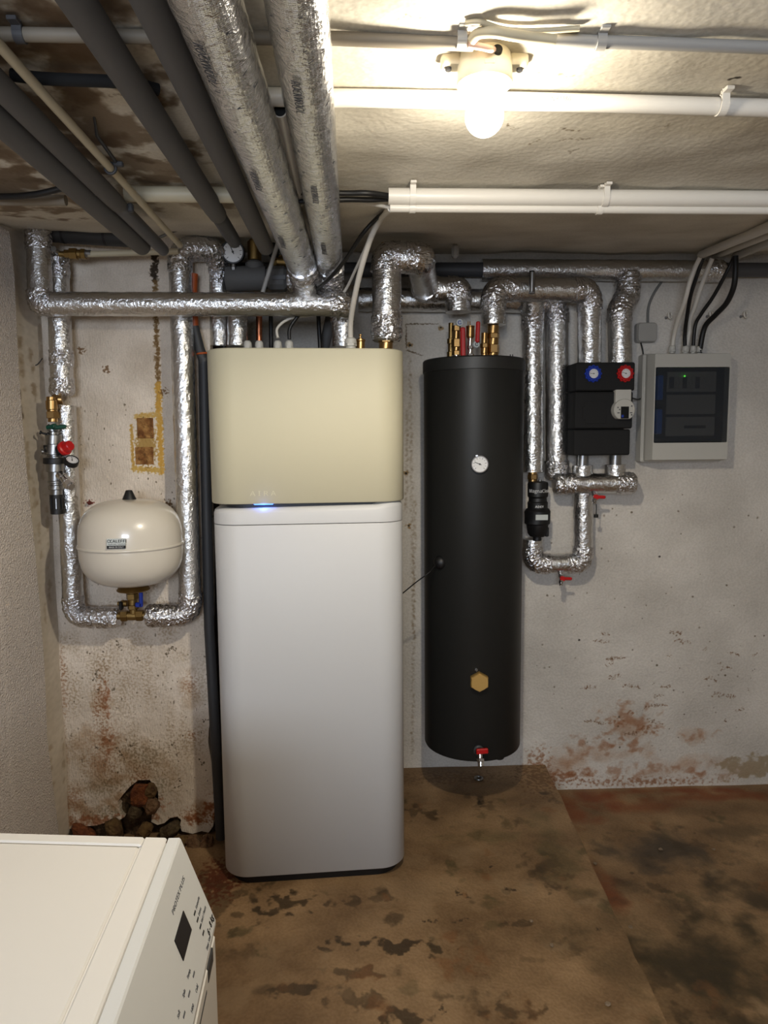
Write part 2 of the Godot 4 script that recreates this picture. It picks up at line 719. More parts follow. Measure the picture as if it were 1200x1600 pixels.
func _ready() -> void:
	# camera
	var cam := Camera3D.new()
	cam.name = "camera"
	cam.fov = rad_to_deg(2.0 * atan(800.0 / 1109.0))
	cam.near = 0.03
	cam.transform = Transform3D(Basis(Vector3(0.999193, -0.008507, 0.039265), Vector3(0.012492, 0.994666, -0.102385), Vector3(-0.038184, 0.102793, 0.993970)), Vector3(0, 1.45, 0))
	add_child(cam)
	cam.current = true
	# a closed cellar: no sky is seen, daylight comes through a frosted window behind the camera
	var env := Environment.new()
	env.background_mode = Environment.BG_COLOR
	env.background_color = Color(0.88, 0.93, 1.0)
	env.background_energy_multiplier = 0.3
	env.tonemap_mode = Environment.TONE_MAPPER_LINEAR
	env.tonemap_exposure = 1.0
	env.sdfgi_enabled = true
	env.ssao_enabled = true
	env.ssil_enabled = true
	var we := WorldEnvironment.new()
	we.name = "world"
	we.environment = env
	add_child(we)
	# the bare bulb: an LED lamp throws most of its light down and sideways
	var down := SpotLight3D.new()
	down.name = "bulb_light"
	down.position = BULB
	down.rotation.x = -PI / 2
	down.spot_angle = 90.0
	down.spot_angle_attenuation = 0.45
	down.spot_range = 8.0
	down.spot_attenuation = 2.0
	down.light_size = 0.024
	down.light_color = Color(1.0, 0.955, 0.87)
	down.light_energy = 0.98
	down.shadow_enabled = true
	add_child(down)
	var round_light := OmniLight3D.new()
	round_light.name = "bulb_light_round"
	round_light.position = BULB
	round_light.omni_range = 8.0
	round_light.omni_attenuation = 2.0
	round_light.light_size = 0.024
	round_light.light_color = Color(1.0, 0.955, 0.87)
	round_light.light_energy = 0.23
	round_light.shadow_enabled = true
	add_child(round_light)
	var window_light := AreaLight3D.new()
	window_light.name = "window_light"
	window_light.position = WINDOW - Vector3(0, 0, 0.04)
	window_light.area_size = Vector2(1.0, 0.5)
	window_light.area_range = 8.0
	window_light.area_attenuation = 2.0
	window_light.light_color = Color(0.88, 0.93, 1.0)
	window_light.light_energy = 4.6
	window_light.shadow_enabled = true
	add_child(window_light)

	make_materials()
	build_room()
	build_lamp()
	build_unit()
	build_tank()
	build_washer()
	build_ceiling_pipes()
	build_left_pipes()
	build_right_pipes()
	build_vessel()
	build_filling_group()
	build_pump_group()
	build_control_box()
	build_conduits()
	build_behind_unit()
	build_small_things()


# ---------------------------------------------------------------- the room

func plaster_sheet(poly: PackedVector2Array, z0: float, z1: float, from: Vector2, to: Vector2) -> Shape:
	var s := Shape.new()
	var idx := Geometry2D.triangulate_polygon(poly)
	for i in range(0, idx.size(), 3):
		var a := poly[idx[i]]
		var b := poly[idx[i + 1]]
		var c := poly[idx[i + 2]]
		if (b - a).cross(c - a) < 0:
			var k := b
			b = c
			c = k
		s.tri(Vector3(a.x, a.y, z1), Vector3(b.x, b.y, z1), Vector3(c.x, c.y, z1), -1, (a - from) / (to - from), (b - from) / (to - from), (c - from) / (to - from))
	var cw := Geometry2D.is_polygon_clockwise(poly)
	for i in poly.size():
		var a := poly[i]
		var b := poly[(i + 1) % poly.size()]
		if cw:
			var k := a
			a = b
			b = k
		var ua := (a - from) / (to - from)
		var ub := (b - from) / (to - from)
		s.quad(Vector3(a.x, a.y, z0), Vector3(b.x, b.y, z0), Vector3(b.x, b.y, z1), Vector3(a.x, a.y, z1), -1, ua, ub, ub, ua)
	return s


func stone_shape(r: Vector3, n_seed: int) -> Shape:
	var s := Shape.new()
	var nz := noise(FastNoiseLite.TYPE_SIMPLEX, 0.7, n_seed, 2)
	var rows := 5
	var cols := 8
	var pt := func(i: int, j: int) -> Vector3:
		var a := PI * i / rows
		var b := TAU * (j % cols) / cols
		var d := Vector3(sin(a) * cos(b), cos(a), -sin(a) * sin(b))
		d = Vector3(signf(d.x) * pow(absf(d.x), 0.7), signf(d.y) * pow(absf(d.y), 0.7), signf(d.z) * pow(absf(d.z), 0.7))
		return d * r * (1.0 + 0.35 * nz.get_noise_3dv(d * 2.0))
	for i in rows:
		for j in cols:
			s.quad(pt.call(i + 1, j), pt.call(i + 1, j + 1), pt.call(i, j + 1), pt.call(i, j), -1)
	return s


func build_room() -> void:
	cur = Vector3.ZERO
	var low := noise(FastNoiseLite.TYPE_SIMPLEX, 0.004, 21, 5)
	var mid := noise(FastNoiseLite.TYPE_SIMPLEX, 0.03, 22, 4)
	var grit := noise(FastNoiseLite.TYPE_SIMPLEX, 0.16, 23, 3)
	var rag := noise(FastNoiseLite.TYPE_SIMPLEX, 0.09, 24, 5)
	var broad := noise(FastNoiseLite.TYPE_SIMPLEX, 0.012, 29, 6)
	var wave := noise(FastNoiseLite.TYPE_SIMPLEX, 0.03, 28, 5)
	var wavy := noise(FastNoiseLite.TYPE_SIMPLEX, 0.02, 25, 3)
	var rng := RandomNumberGenerator.new()
	rng.seed = 11
	var rust := Color(0.46, 0.24, 0.1)
	var rust_light := Color(0.6, 0.38, 0.22)
	var dirt := Color(0.3, 0.25, 0.18)

	# back wall
	var bw := Canvas.new(1400, 1200, Vector2(-1.1, -0.2), Vector2(2.4, 2.35))
	bw.base([Color(0.74, 0.715, 0.68), Color(0.85, 0.825, 0.79)], [grey_image(low, 1400, 1200), grey_image(grit, 1400, 1200)])
	for b in [[Vector2(1.204, 0.181), 0.13, 0.08, 0.55], [Vector2(1.136, 0.035), 0.2, 0.06, 0.5], [Vector2(1.429, -0.018), 0.2, 0.05, 0.45], [Vector2(0.963, 0.009), 0.12, 0.07, 0.4], [Vector2(1.511, 0.114), 0.08, 0.04, 0.35], [Vector2(1.188, 0.241), 0.06, 0.03, 0.4], [Vector2(0.848, -0.032), 0.1, 0.06, 0.5], [Vector2(1.694, -0.055), 0.15, 0.04, 0.4]]:
		bw.blot(b[0], Vector2(b[1], b[2]), rust_light, b[3] * 0.75, broad, 0.9, 0.8)
	for b in [[Vector2(1.146, 0.189), 0.03, 0.02], [Vector2(1.278, 0.15), 0.05, 0.02], [Vector2(1.203, 0.226), 0.02, 0.012], [Vector2(0.907, -0.064), 0.1, 0.03], [Vector2(1.256, -0.094), 0.3, 0.02], [Vector2(0.79, 0.014), 0.05, 0.06]]:
		bw.blot(b[0], Vector2(b[1], b[2]), rust, 0.6, rag, 1.6, 0.8)
	for b in [[Vector2(1.204, 0.196), 0.1, 0.07, 0.5], [Vector2(1.034, 0.082), 0.1, 0.04, 0.5], [Vector2(1.207, 0.077), 0.06, 0.03, 0.55], [Vector2(1.526, 0.108), 0.07, 0.025, 0.5], [Vector2(1.283, -0.044), 0.3, 0.03, 0.45], [Vector2(0.935, -0.055), 0.1, 0.02, 0.6], [Vector2(1.607, -0.074), 0.16, 0.02, 0.4]]:
		bw.blot(b[0], Vector2(b[1], b[2]), Color(0.56, 0.34, 0.2), b[3], wave, 1.6, 0.9)
	bw.blot(Vector2(1.782, -0.043), Vector2(0.16, 0.06), Color(0.6, 0.53, 0.42), 0.8, wave, 0.8, 3.0)
	for i in 34:
		var c := Vector2(rng.randf_range(0.9, 1.75), rng.randf_range(0.1, 0.62))
		bw.streak(c, c + Vector2(rng.randf_range(-0.09, 0.09), rng.randf_range(-0.015, 0.015)), 0.0022, Color(0.42, 0.3, 0.2), 0.5, rag, 0.014)
	for i in 150:
		var c := Vector2(rng.randf_range(0.55, 2.2), rng.randf_range(0.05, 1.2))
		bw.blot(c, Vector2.ONE * rng.randf_range(0.002, 0.0055), dirt, rng.randf_range(0.3, 0.8), rag, 0.5, 2.0)
	for b in [Vector2(0.209, 1.302), Vector2(0.219, 1.078), Vector2(0.356, 1.907), Vector2(0.228, 1.834), Vector2(0.602, 1.937)]:
		bw.blot(b, Vector2.ONE * 0.012, Color(0.5, 0.36, 0.16), 0.7, rag, 1.0, 2.0)
		bw.blot(b, Vector2.ONE * 0.005, Color(0.1, 0.08, 0.06), 1.0, rag, 0.5, 2.0)
	for b in [[Vector2(0.227, 1.782), Vector2(0.238, 0.58)], [Vector2(0.246, 1.193), Vector2(0.23, 0.059)], [Vector2(0.216, 1.57), Vector2(0.208, 1.139)]]:
		bw.streak(b[0], b[1], 0.006, Color(0.45, 0.36, 0.24), 0.1, rag, 0.012)
	for e in [[Vector2(0.212, 1.92), Vector2(0.351, 1.92)], [Vector2(0.212, 1.92), Vector2(0.212, 1.821)], [Vector2(0.212, 1.813), Vector2(0.281, 1.792)]]:
		bw.streak(e[0], e[1], 0.003, Color(0.4, 0.34, 0.26), 0.5, rag, 0.003)
	for b in [Vector2(1.218, 1.572), Vector2(1.217, 1.428), Vector2(0.71, 1.932), Vector2(1.311, 0.929), Vector2(0.966, 0.565)]:
		bw.blot(b, Vector2.ONE * 0.006, Color(0.12, 0.1, 0.09), 0.9, rag, 0.6, 2.0)
	var wall_bump := mixed([grey_image(mid, 1400, 1200), grey_image(grit, 1400, 1200)], [0.6, 0.4])
	var wall_mat := paint_mat(0.75, bw.im, wall_bump, 0.35)
	struct("wall_back", slab(Vector3(-1.1, -0.2, -3.0), Vector3(3.5, 0, 0), Vector3(0, 2.55, 0), Vector3(0, 0, 1), 0.15, 140, 100, wavy, 0.008), wall_mat)

	# the thicker piece of wall on the left that stands forward of it, its plaster broken away at the foot
	var p0 := Vector2(-1.1, -0.05)
	var p1 := Vector2(-0.45, 2.35)
	var pw := Canvas.new(512, 2048, p0, p1)
	pw.base([Color(0.76, 0.705, 0.64), Color(0.89, 0.84, 0.78)], [grey_image(low, 512, 2048), grey_image(grit, 512, 2048)])
	for i in 90:
		var c := Vector2(rng.randf_range(-1.05, -0.5), rng.randf_range(0.15, 1.0))
		pw.blot(c, Vector2(rng.randf_range(0.008, 0.05), rng.randf_range(0.02, 0.09)), Color(0.5, 0.4, 0.27), rng.randf_range(0.08, 0.28), rag, 1.4, 0.7)
	for b in [[Vector2(-0.955, 0.273), 0.1, 0.16, 0.4], [Vector2(-0.998, 0.104), 0.14, 0.06, 0.5], [Vector2(-0.795, 0.269), 0.12, 0.1, 0.3], [Vector2(-0.594, 0.104), 0.05, 0.05, 0.5], [Vector2(-0.921, 0.512), 0.035, 0.12, 0.35], [Vector2(-0.601, 0.552), 0.05, 0.08, 0.25]]:
		pw.blot(b[0], Vector2(b[1], b[2]), Color(0.52, 0.37, 0.22), b[3], broad, 1.1, 1.0)
	for b in [[Vector2(-0.79, 0.117), 0.07, 0.04, 0.6], [Vector2(-0.618, 0.068), 0.05, 0.02, 0.7], [Vector2(-0.954, 0.073), 0.1, 0.02, 0.6], [Vector2(-0.909, 0.523), 0.012, 0.05, 0.6], [Vector2(-0.91, 0.368), 0.02, 0.05, 0.5], [Vector2(-0.547, 0.11), 0.02, 0.04, 0.7]]:
		pw.blot(b[0], Vector2(b[1], b[2]), Color(0.5, 0.24, 0.09), b[3], wave, 1.6, 1.2)
	for b in [[Vector2(-0.92, 0.535), 0.02, 0.08, 0.7], [Vector2(-0.945, 0.489), 0.012, 0.04, 0.6], [Vector2(-0.915, 0.392), 0.05, 0.05, 0.4], [Vector2(-0.931, 0.296), 0.05, 0.06, 0.4], [Vector2(-0.611, 0.576), 0.03, 0.035, 0.45], [Vector2(-0.607, 0.384), 0.015, 0.02, 0.5], [Vector2(-0.595, 0.079), 0.06, 0.03, 0.75], [Vector2(-0.548, 0.09), 0.012, 0.04, 0.8], [Vector2(-0.798, 0.208), 0.03, 0.05, 0.7], [Vector2(-1.053, 0.154), 0.05, 0.05, 0.5], [Vector2(-1.012, 0.055), 0.1, 0.03, 0.6], [Vector2(-0.789, 0.146), 0.05, 0.03, 0.6], [Vector2(-1.054, 0.562), 0.014, 0.09, 0.35], [Vector2(-1.053, 0.656), 0.01, 0.06, 0.4], [Vector2(-1.069, 0.396), 0.012, 0.1, 0.35]]:
		pw.blot(b[0], Vector2(b[1], b[2]), rust, b[3] * 0.8, rag, 1.5, 0.8)
	for b in [[Vector2(-0.77, 0.316), 0.09, 0.05, 0.3], [Vector2(-0.729, 0.194), 0.05, 0.05, 0.4], [Vector2(-0.936, 0.2), 0.08, 0.04, 0.35], [Vector2(-0.895, 0.101), 0.1, 0.03, 0.5]]:
		pw.blot(b[0], Vector2(b[1], b[2]), Color(0.36, 0.31, 0.2), b[3], rag, 1.3, 0.8)
	# brown groove down the plaster with yellow filler
	pw.streak(Vector2(-0.668, 2.08), Vector2(-0.678, 1.986), 0.012, Color(0.2, 0.15, 0.09), 0.9, rag, 0.01)
	pw.streak(Vector2(-0.674, 1.986), Vector2(-0.679, 1.556), 0.009, Color(0.42, 0.31, 0.16), 0.6, rag, 0.008)
	pw.streak(Vector2(-0.677, 1.643), Vector2(-0.679, 1.336), 0.012, Color(0.74, 0.57, 0.24), 0.85, rag, 0.006)
	pw.streak(Vector2(-0.775, 1.502), Vector2(-0.775, 1.348), 0.006, Color(0.72, 0.57, 0.28), 0.8, rag, 0.004)
	pw.streak(Vector2(-0.775, 1.352), Vector2(-0.683, 1.347), 0.012, Color(0.74, 0.6, 0.3), 0.8, rag, 0.004)
	pw.streak(Vector2(-0.758, 1.531), Vector2(-0.675, 1.539), 0.012, Color(0.74, 0.6, 0.32), 0.6, rag, 0.004)
	pw.blot(Vector2(-0.727, 1.436), Vector2(0.04, 0.085), Color(0.6, 0.46, 0.2), 0.85, rag, 0.4, 3.0)
	for b in [Vector2(-0.659, 1.228), Vector2(-0.659, 1.617), Vector2(-0.931, 1.757), Vector2(-0.85, 1.692)]:
		pw.blot(b, Vector2.ONE * 0.012, Color(0.38, 0.26, 0.14), 0.75, rag, 1.6, 2.0)
	pw.blot(Vector2(-0.93, 1.236), Vector2(0.014, 0.008), Color(0.4, 0.1, 0.05), 0.9, rag, 1.6, 2.0)
	for i in 320:
		var c := Vector2(rng.randf_range(-1.05, -0.5), rng.randf_range(0.1, 1.6))
		pw.blot(c, Vector2(1, rng.randf_range(1, 2.5)) * rng.randf_range(0.0012, 0.0035), dirt, rng.randf_range(0.3, 0.8), rag, 0.5, 2.0)
	for i in 14:
		var c := Vector2(rng.randf_range(-0.98, -0.52), rng.randf_range(0.15, 0.75))
		pw.streak(c, c + Vector2(rng.randf_range(-0.03, 0.03), rng.randf_range(-0.05, 0.02)), 0.0022, dirt, 0.6, rag, 0.012)
	var brushed := grey_image(grit, 512, 512)
	brushed.resize(512, 2048)
	var pier_mat := paint_mat(0.8, pw.im, mixed([grey_image(mid, 512, 2048), brushed], [0.55, 0.45]), 0.4)
	var core_mat := flat_mat(Color(0.36, 0.3, 0.22), 0.9)
	core_mat.uv1_triplanar = true
	core_mat.heightmap_enabled = true
	core_mat.heightmap_scale = 2.0
	core_mat.heightmap_texture = ImageTexture.create_from_image(grey_image(noise(FastNoiseLite.TYPE_SIMPLEX, 0.03, 31, 4), 256, 256, true))
	core_mat.uv1_scale = Vector3.ONE * 2.5
	var tint := Canvas.new(256, 256, Vector2.ZERO, Vector2.ONE)
	tint.base([Color(0.55, 0.4, 0.25), Color(1, 0.95, 0.85)], [grey_image(noise(FastNoiseLite.TYPE_SIMPLEX, 0.02, 32, 4), 256, 256, true), grey_image(grit, 256, 256, true)])
	core_mat.albedo_texture = ImageTexture.create_from_image(tint.im)
	var cs := slab(Vector3(-1.1, -0.05, -2.53), Vector3(0.573, 0, 0), Vector3(0, 2.4, 0), Vector3(0, 0, 1), 0.48, 30, 130, rag, 0.02)
	var pier := struct("wall_pier", cs, core_mat)
	var outline := PackedVector2Array()
	for p in [Vector2(-1.07, 2.3), Vector2(-0.525, 2.3), Vector2(-0.491, 2.007), Vector2(-0.495, 1.815), Vector2(-0.5, 1.599), Vector2(-0.503, 1.423), Vector2(-0.512, 1.222), Vector2(-0.512, 1.086), Vector2(-0.521, 0.832), Vector2(-0.533, 0.669), Vector2(-0.53, 0.562), Vector2(-0.533, 0.479), Vector2(-0.546, 0.407), Vector2(-0.55, 0.359), Vector2(-0.539, 0.274), Vector2(-0.538, 0.164), Vector2(-0.536, 0.09), Vector2(-0.543, 0.036), Vector2(-0.56, 0.014), Vector2(-0.585, 0.02), Vector2(-0.618, 0.011), Vector2(-0.657, 0.022), Vector2(-0.663, 0.044), Vector2(-0.658, 0.066), Vector2(-0.671, 0.079), Vector2(-0.697, 0.075), Vector2(-0.719, 0.056), Vector2(-0.744, 0.049), Vector2(-0.767, 0.062), Vector2(-0.761, 0.097), Vector2(-0.737, 0.13), Vector2(-0.737, 0.179), Vector2(-0.765, 0.222), Vector2(-0.806, 0.223), Vector2(-0.837, 0.199), Vector2(-0.862, 0.171), Vector2(-0.884, 0.142), Vector2(-0.874, 0.11), Vector2(-0.861, 0.085), Vector2(-0.882, 0.071), Vector2(-0.919, 0.067), Vector2(-0.966, 0.054), Vector2(-1.031, 0.051), Vector2(-1.082, 0.038), Vector2(-1.07, 0.12)]:
		outline.append(p)
	struct("plaster_layer", plaster_sheet(outline, -2.55, -2.50, p0, p1), pier_mat, pier)
	var stone_mats := []
	for c in [Color(0.5, 0.42, 0.35), Color(0.42, 0.35, 0.22), Color(0.5, 0.3, 0.15), Color(0.36, 0.33, 0.26), Color(0.7, 0.56, 0.37)]:
		var m := flat_mat(c, 0.9)
		m.uv1_triplanar = true
		m.heightmap_enabled = true
		m.heightmap_scale = 1.0
		m.heightmap_texture = core_mat.heightmap_texture
		m.albedo_texture = core_mat.albedo_texture
		m.uv1_scale = Vector3.ONE * 4.0
		stone_mats.append(m)
	var k := 0
	for r in [[Vector3(-0.797, 0.169, -2.49), 0.036, 0.042, 2], [Vector3(-0.76, 0.134, -2.485), 0.028, 0.03, 0], [Vector3(-0.818, 0.109, -2.49), 0.03, 0.022, 3], [Vector3(-0.765, 0.183, -2.495), 0.026, 0.03, 1], [Vector3(-0.875, 0.098, -2.54), 0.024, 0.03, 3], [Vector3(-0.698, 0.036, -2.49), 0.04, 0.02, 3], [Vector3(-0.791, 0.029, -2.49), 0.045, 0.024, 1], [Vector3(-0.894, 0.037, -2.49), 0.05, 0.026, 1], [Vector3(-1.01, 0.029, -2.49), 0.05, 0.024, 2], [Vector3(-0.552, 0.001, -2.45), 0.022, 0.034, 0], [Vector3(-0.6, -0.002, -2.45), 0.022, 0.034, 0], [Vector3(-0.648, -0.002, -2.46), 0.028, 0.03, 1], [Vector3(-0.744, -0.062, -2.515), 0.036, 0.026, 3], [Vector3(-0.837, -0.064, -2.515), 0.036, 0.026, 1], [Vector3(-0.942, -0.065, -2.515), 0.04, 0.026, 3], [Vector3(-0.587, -0.087, -2.46), 0.03, 0.025, 1], [Vector3(-0.672, -0.089, -2.46), 0.035, 0.025, 3]]:
		var o := obj("stone", stone_shape(Vector3(r[1], r[2], 0.028), 50 + k), stone_mats[r[3]], pier)
		o.position = r[0]
		o.rotation.z = k * 0.7
		k += 1
	for r in [[Vector3(-0.727, 1.493, -2.501), 0.058, 0.072], [Vector3(-0.734, 1.398, -2.501), 0.064, 0.062]]:
		var s := Shape.new()
		s.box(at(r[0]), Vector3(r[1], r[2], 0.006), 0.003)
		obj("mortar_patch", s, stone_mats[4], pier)

	# left wall: smooth plaster, with thick rough render that stops short of the corner
	var lw := Canvas.new(512, 512, Vector2(-3.1, -0.1), Vector2(1.7, 2.3))
	lw.base([Color(0.74, 0.7, 0.64), Color(0.86, 0.82, 0.76)], [grey_image(low, 512, 512), grey_image(grit, 512, 512)])
	for i in 30:
		lw.blot(Vector2(rng.randf_range(-2.5, -2.25), rng.randf_range(0.2, 1.9)), Vector2(0.012, 0.07), Color(0.48, 0.38, 0.25), 0.3, rag, 2.0, 1.5)
	lw.streak(Vector2(-2.30, 1.62), Vector2(-2.31, 1.43), 0.02, Color(0.3, 0.25, 0.18), 0.7, rag, 0.02)
	struct("wall_left", slab(Vector3(-1.06, -0.1, -3.1), Vector3(0, 0, 4.8), Vector3(0, 2.4, 0), Vector3(1, 0, 0), 0.15, 120, 60, wavy, 0.006), paint_mat(0.8, lw.im, grey_image(mid, 512, 512), 0.4))
	var rough_im := mixed([grey_image(noise(FastNoiseLite.TYPE_CELLULAR, 0.11, 41, 2), 512, 512, true), grey_image(noise(FastNoiseLite.TYPE_SIMPLEX, 0.12, 42, 3), 512, 512, true)], [0.5, 0.5])
	var render_mat := flat_mat(Color(0.82, 0.78, 0.745), 0.85)
	render_mat.uv1_triplanar = true
	render_mat.uv1_scale = Vector3.ONE * 2.2
	render_mat.heightmap_enabled = true
	render_mat.heightmap_scale = 1.0
	render_mat.heightmap_texture = ImageTexture.create_from_image(rough_im)
	var edge := PackedVector2Array([Vector2(-1.6, -0.05), Vector2(-1.6, 2.04), Vector2(2.265, 2.082), Vector2(2.281, 1.958), Vector2(2.275, 1.784), Vector2(2.274, 1.589), Vector2(2.282, 1.39), Vector2(2.308, 1.122), Vector2(2.32, 0.93), Vector2(2.329, 0.712), Vector2(2.317, 0.475), Vector2(2.344, 0.237), Vector2(2.366, 0.087), Vector2(2.24, -0.05)])
	var rs := plaster_sheet(edge, 0.0, 0.018, Vector2.ZERO, Vector2.ONE)
	var render := struct("wall_left_render", rs, render_mat)
	render.transform = Transform3D(Basis(Vector3(0, 0, -1), Vector3(0, 1, 0), Vector3(1, 0, 0)), Vector3(-1.058, 0, 0))

	# right wall, and the wall behind the camera with its frosted window
	var plain_wall := flat_mat(Color(0.72, 0.69, 0.64), 0.8)
	var s := Shape.new()
	s.box(at(Vector3(2.45, 1.05, -0.7)), Vector3(0.15, 2.5, 4.9), 0.0)
	struct("wall_right", s, plain_wall)
	s = Shape.new()
	s.box(at(Vector3(-0.975, 1.05, 1.67)), Vector3(0.25, 2.5, 0.15), 0.0)
	s.box(at(Vector3(1.325, 1.05, 1.67)), Vector3(2.35, 2.5, 0.15), 0.0)
	s.box(at(Vector3(-0.35, 0.575, 1.67)), Vector3(1.0, 1.55, 0.15), 0.0)
	s.box(at(Vector3(-0.35, 2.075, 1.67)), Vector3(1.0, 0.45, 0.15), 0.0)
	struct("wall_front", s, plain_wall)
	s = Shape.new()
	s.box(at(WINDOW + Vector3(0, 0, 0.01)), Vector3(1.0, 0.5, 0.02), 0.002)
	var win := struct("window_1", s, M.daylight)
	s = Shape.new()
	for e in [[Vector3(0, 0.24, 0), Vector3(1.0, 0.04, 0.06)], [Vector3(0, -0.24, 0), Vector3(1.0, 0.04, 0.06)], [Vector3(-0.48, 0, 0), Vector3(0.04, 0.44, 0.06)], [Vector3(0.48, 0, 0), Vector3(0.04, 0.44, 0.06)]]:
		s.box(at(WINDOW + e[0]), e[1], 0.002)
	struct("window_frame", s, M.pvc_white, win)

	# ceiling: trowelled plaster, level as far as the double conduits, rising a little beyond them
	var cc := Canvas.new(2048, 1536, Vector2(-1.1, -3.1), Vector2(2.4, -0.5))
	cc.base([Color(0.74, 0.715, 0.66), Color(0.86, 0.84, 0.79)], [grey_image(low, 2048, 1536), grey_image(grit, 2048, 1536)])
	for b in [[Vector2(-0.424, -1.181), 0.2, 0.14, 0.75], [Vector2(-0.445, -1.096), 0.25, 0.12, 0.7], [Vector2(-0.475, -1.405), 0.16, 0.16, 0.7], [Vector2(-0.464, -1.623), 0.12, 0.14, 0.6], [Vector2(-0.643, -1.493), 0.16, 0.2, 0.55], [Vector2(-0.445, -1.782), 0.2, 0.12, 0.5], [Vector2(-0.822, -1.788), 0.16, 0.25, 0.7], [Vector2(-0.308, -1.062), 0.16, 0.1, 0.5]]:
		cc.blot(b[0], Vector2(b[1], b[2]), Color(0.36, 0.28, 0.19), b[3], broad, 1.1, 2.2)
	for i in 60:
		var c := Vector2(rng.randf_range(-1.0, 2.0), rng.randf_range(-2.0, -0.6))
		cc.streak(c, c + Vector2(rng.randf_range(-0.08, 0.08), rng.randf_range(-0.03, 0.03)), 0.0022, Color(0.5, 0.45, 0.38), 0.35, rag, 0.01)
	cc.streak(Vector2(0.632, -1.232), Vector2(0.645, -1.223), 0.004, Color(0.2, 0.17, 0.13), 0.8, rag, 0.002)
	var trowel := grey_image(noise(FastNoiseLite.TYPE_SIMPLEX, 0.02, 61, 5), 1024, 1536)
	trowel.resize(2048, 1536)
	var crack := noise(FastNoiseLite.TYPE_SIMPLEX, 0.0045, 62, 5)
	crack.fractal_type = FastNoiseLite.FRACTAL_RIDGED
	var ceil_bump := mixed([trowel, grey_image(crack, 2048, 1536), grey_image(noise(FastNoiseLite.TYPE_SIMPLEX, 0.07, 63, 4), 2048, 1536)], [0.2, 0.4, 0.4])
	var lift := func(p: Vector3) -> float:
		return -maxf(0.0, -1.9 - p.z) * 0.15
	struct("ceiling", slab(Vector3(-1.1, 2.04, -3.1), Vector3(3.5, 0, 0), Vector3(0, 0, 2.6), Vector3(0, -1, 0), 0.3, 160, 120, wavy, 0.01, lift), paint_mat(0.75, cc.im, ceil_bump, 0.17))
	s = Shape.new()
	s.box(at(Vector3(0.65, 2.19, 0.625)), Vector3(3.5, 0.3, 2.25), 0.0)
	struct("ceiling_rear", s, plain_wall)

	# floor: a raised slab, and a lower floor along its right edge
	var fa := Vector2(-1.1, -3.1)
	var fb := Vector2(2.4, 0.4)
	var fc := Canvas.new(1536, 1536, fa, fb)
	fc.base([Color(0.4, 0.3, 0.19), Color(0.62, 0.5, 0.36)], [grey_image(noise(FastNoiseLite.TYPE_SIMPLEX, 0.006, 71, 6), 1536, 1536), grey_image(grit, 1536, 1536)])
	var wet := Color(0.225, 0.165, 0.085)
	var pale := Color(0.56, 0.46, 0.34)
	for b in [[Vector2(0.155, -2.151), 0.25, 0.2, 0.4], [Vector2(0.351, -2.356), 0.15, 0.06, 0.5], [Vector2(0.546, -2.131), 0.06, 0.05, 0.5], [Vector2(-0.262, -1.861), 0.1, 0.08, 0.5], [Vector2(-0.346, -1.727), 0.06, 0.08, 0.6], [Vector2(0.555, -1.87), 0.04, 0.02, 0.6], [Vector2(0.221, -1.699), 0.2, 0.06, 0.35]]:
		fc.blot(b[0], Vector2(b[1], b[2]), pale, b[3], broad, 1.2, 1.2)
	for b in [[Vector2(-0.252, -2.102), 0.07, 0.045, 0.8], [Vector2(-0.051, -2.092), 0.05, 0.03, 0.6], [Vector2(-0.048, -1.913), 0.06, 0.022, 0.9], [Vector2(0.108, -1.897), 0.07, 0.024, 0.9], [Vector2(0.216, -1.874), 0.035, 0.02, 0.85], [Vector2(-0.012, -1.8), 0.06, 0.02, 0.55], [Vector2(0.101, -1.644), 0.05, 0.04, 0.8], [Vector2(-0.181, -1.752), 0.05, 0.02, 0.7], [Vector2(-0.012, -1.711), 0.06, 0.03, 0.5], [Vector2(0.485, -2.134), 0.03, 0.018, 0.5], [Vector2(0.486, -1.967), 0.05, 0.018, 0.5], [Vector2(0.24, -2.621), 0.05, 0.04, 0.5], [Vector2(0.614, -2.23), 0.06, 0.08, 0.4], [Vector2(0.071, -2.123), 0.05, 0.02, 0.45], [Vector2(-0.481, -2.152), 0.14, 0.12, 0.5], [Vector2(0.376, -1.64), 0.06, 0.03, 0.6]]:
		fc.blot(b[0], Vector2(b[1], b[2]), wet, b[3], wave, 1.5, 2.2)
	fc.blot(Vector2(0.476, -2.681), Vector2(0.014, 0.03), wet, 0.8, rag, 0.6, 2.0)
	fc.blot(Vector2(-0.476, -2.235), Vector2(0.07, 0.12), Color(0.32, 0.12, 0.03), 0.8, rag, 1.0, 2.0)
	for b in [[Vector2(0.759, -2.88), 0.08, 0.14, 0.5], [Vector2(0.377, -2.902), 0.2, 0.05, 0.35]]:
		fc.blot(b[0], Vector2(b[1], b[2]), Color(0.3, 0.18, 0.07), b[3], rag, 1.5, 1.4)
	for b in [[Vector2(1.019, -2.902), 0.18, 0.09, 0.7], [Vector2(1.416, -2.965), 0.3, 0.04, 0.7], [Vector2(0.904, -2.802), 0.1, 0.12, 0.6], [Vector2(1.739, -2.918), 0.2, 0.06, 0.5], [Vector2(0.868, -2.258), 0.06, 0.12, 0.5]]:
		fc.blot(b[0], Vector2(b[1], b[2]), Color(0.46, 0.2, 0.07), b[3], broad, 0.7, 1.2)
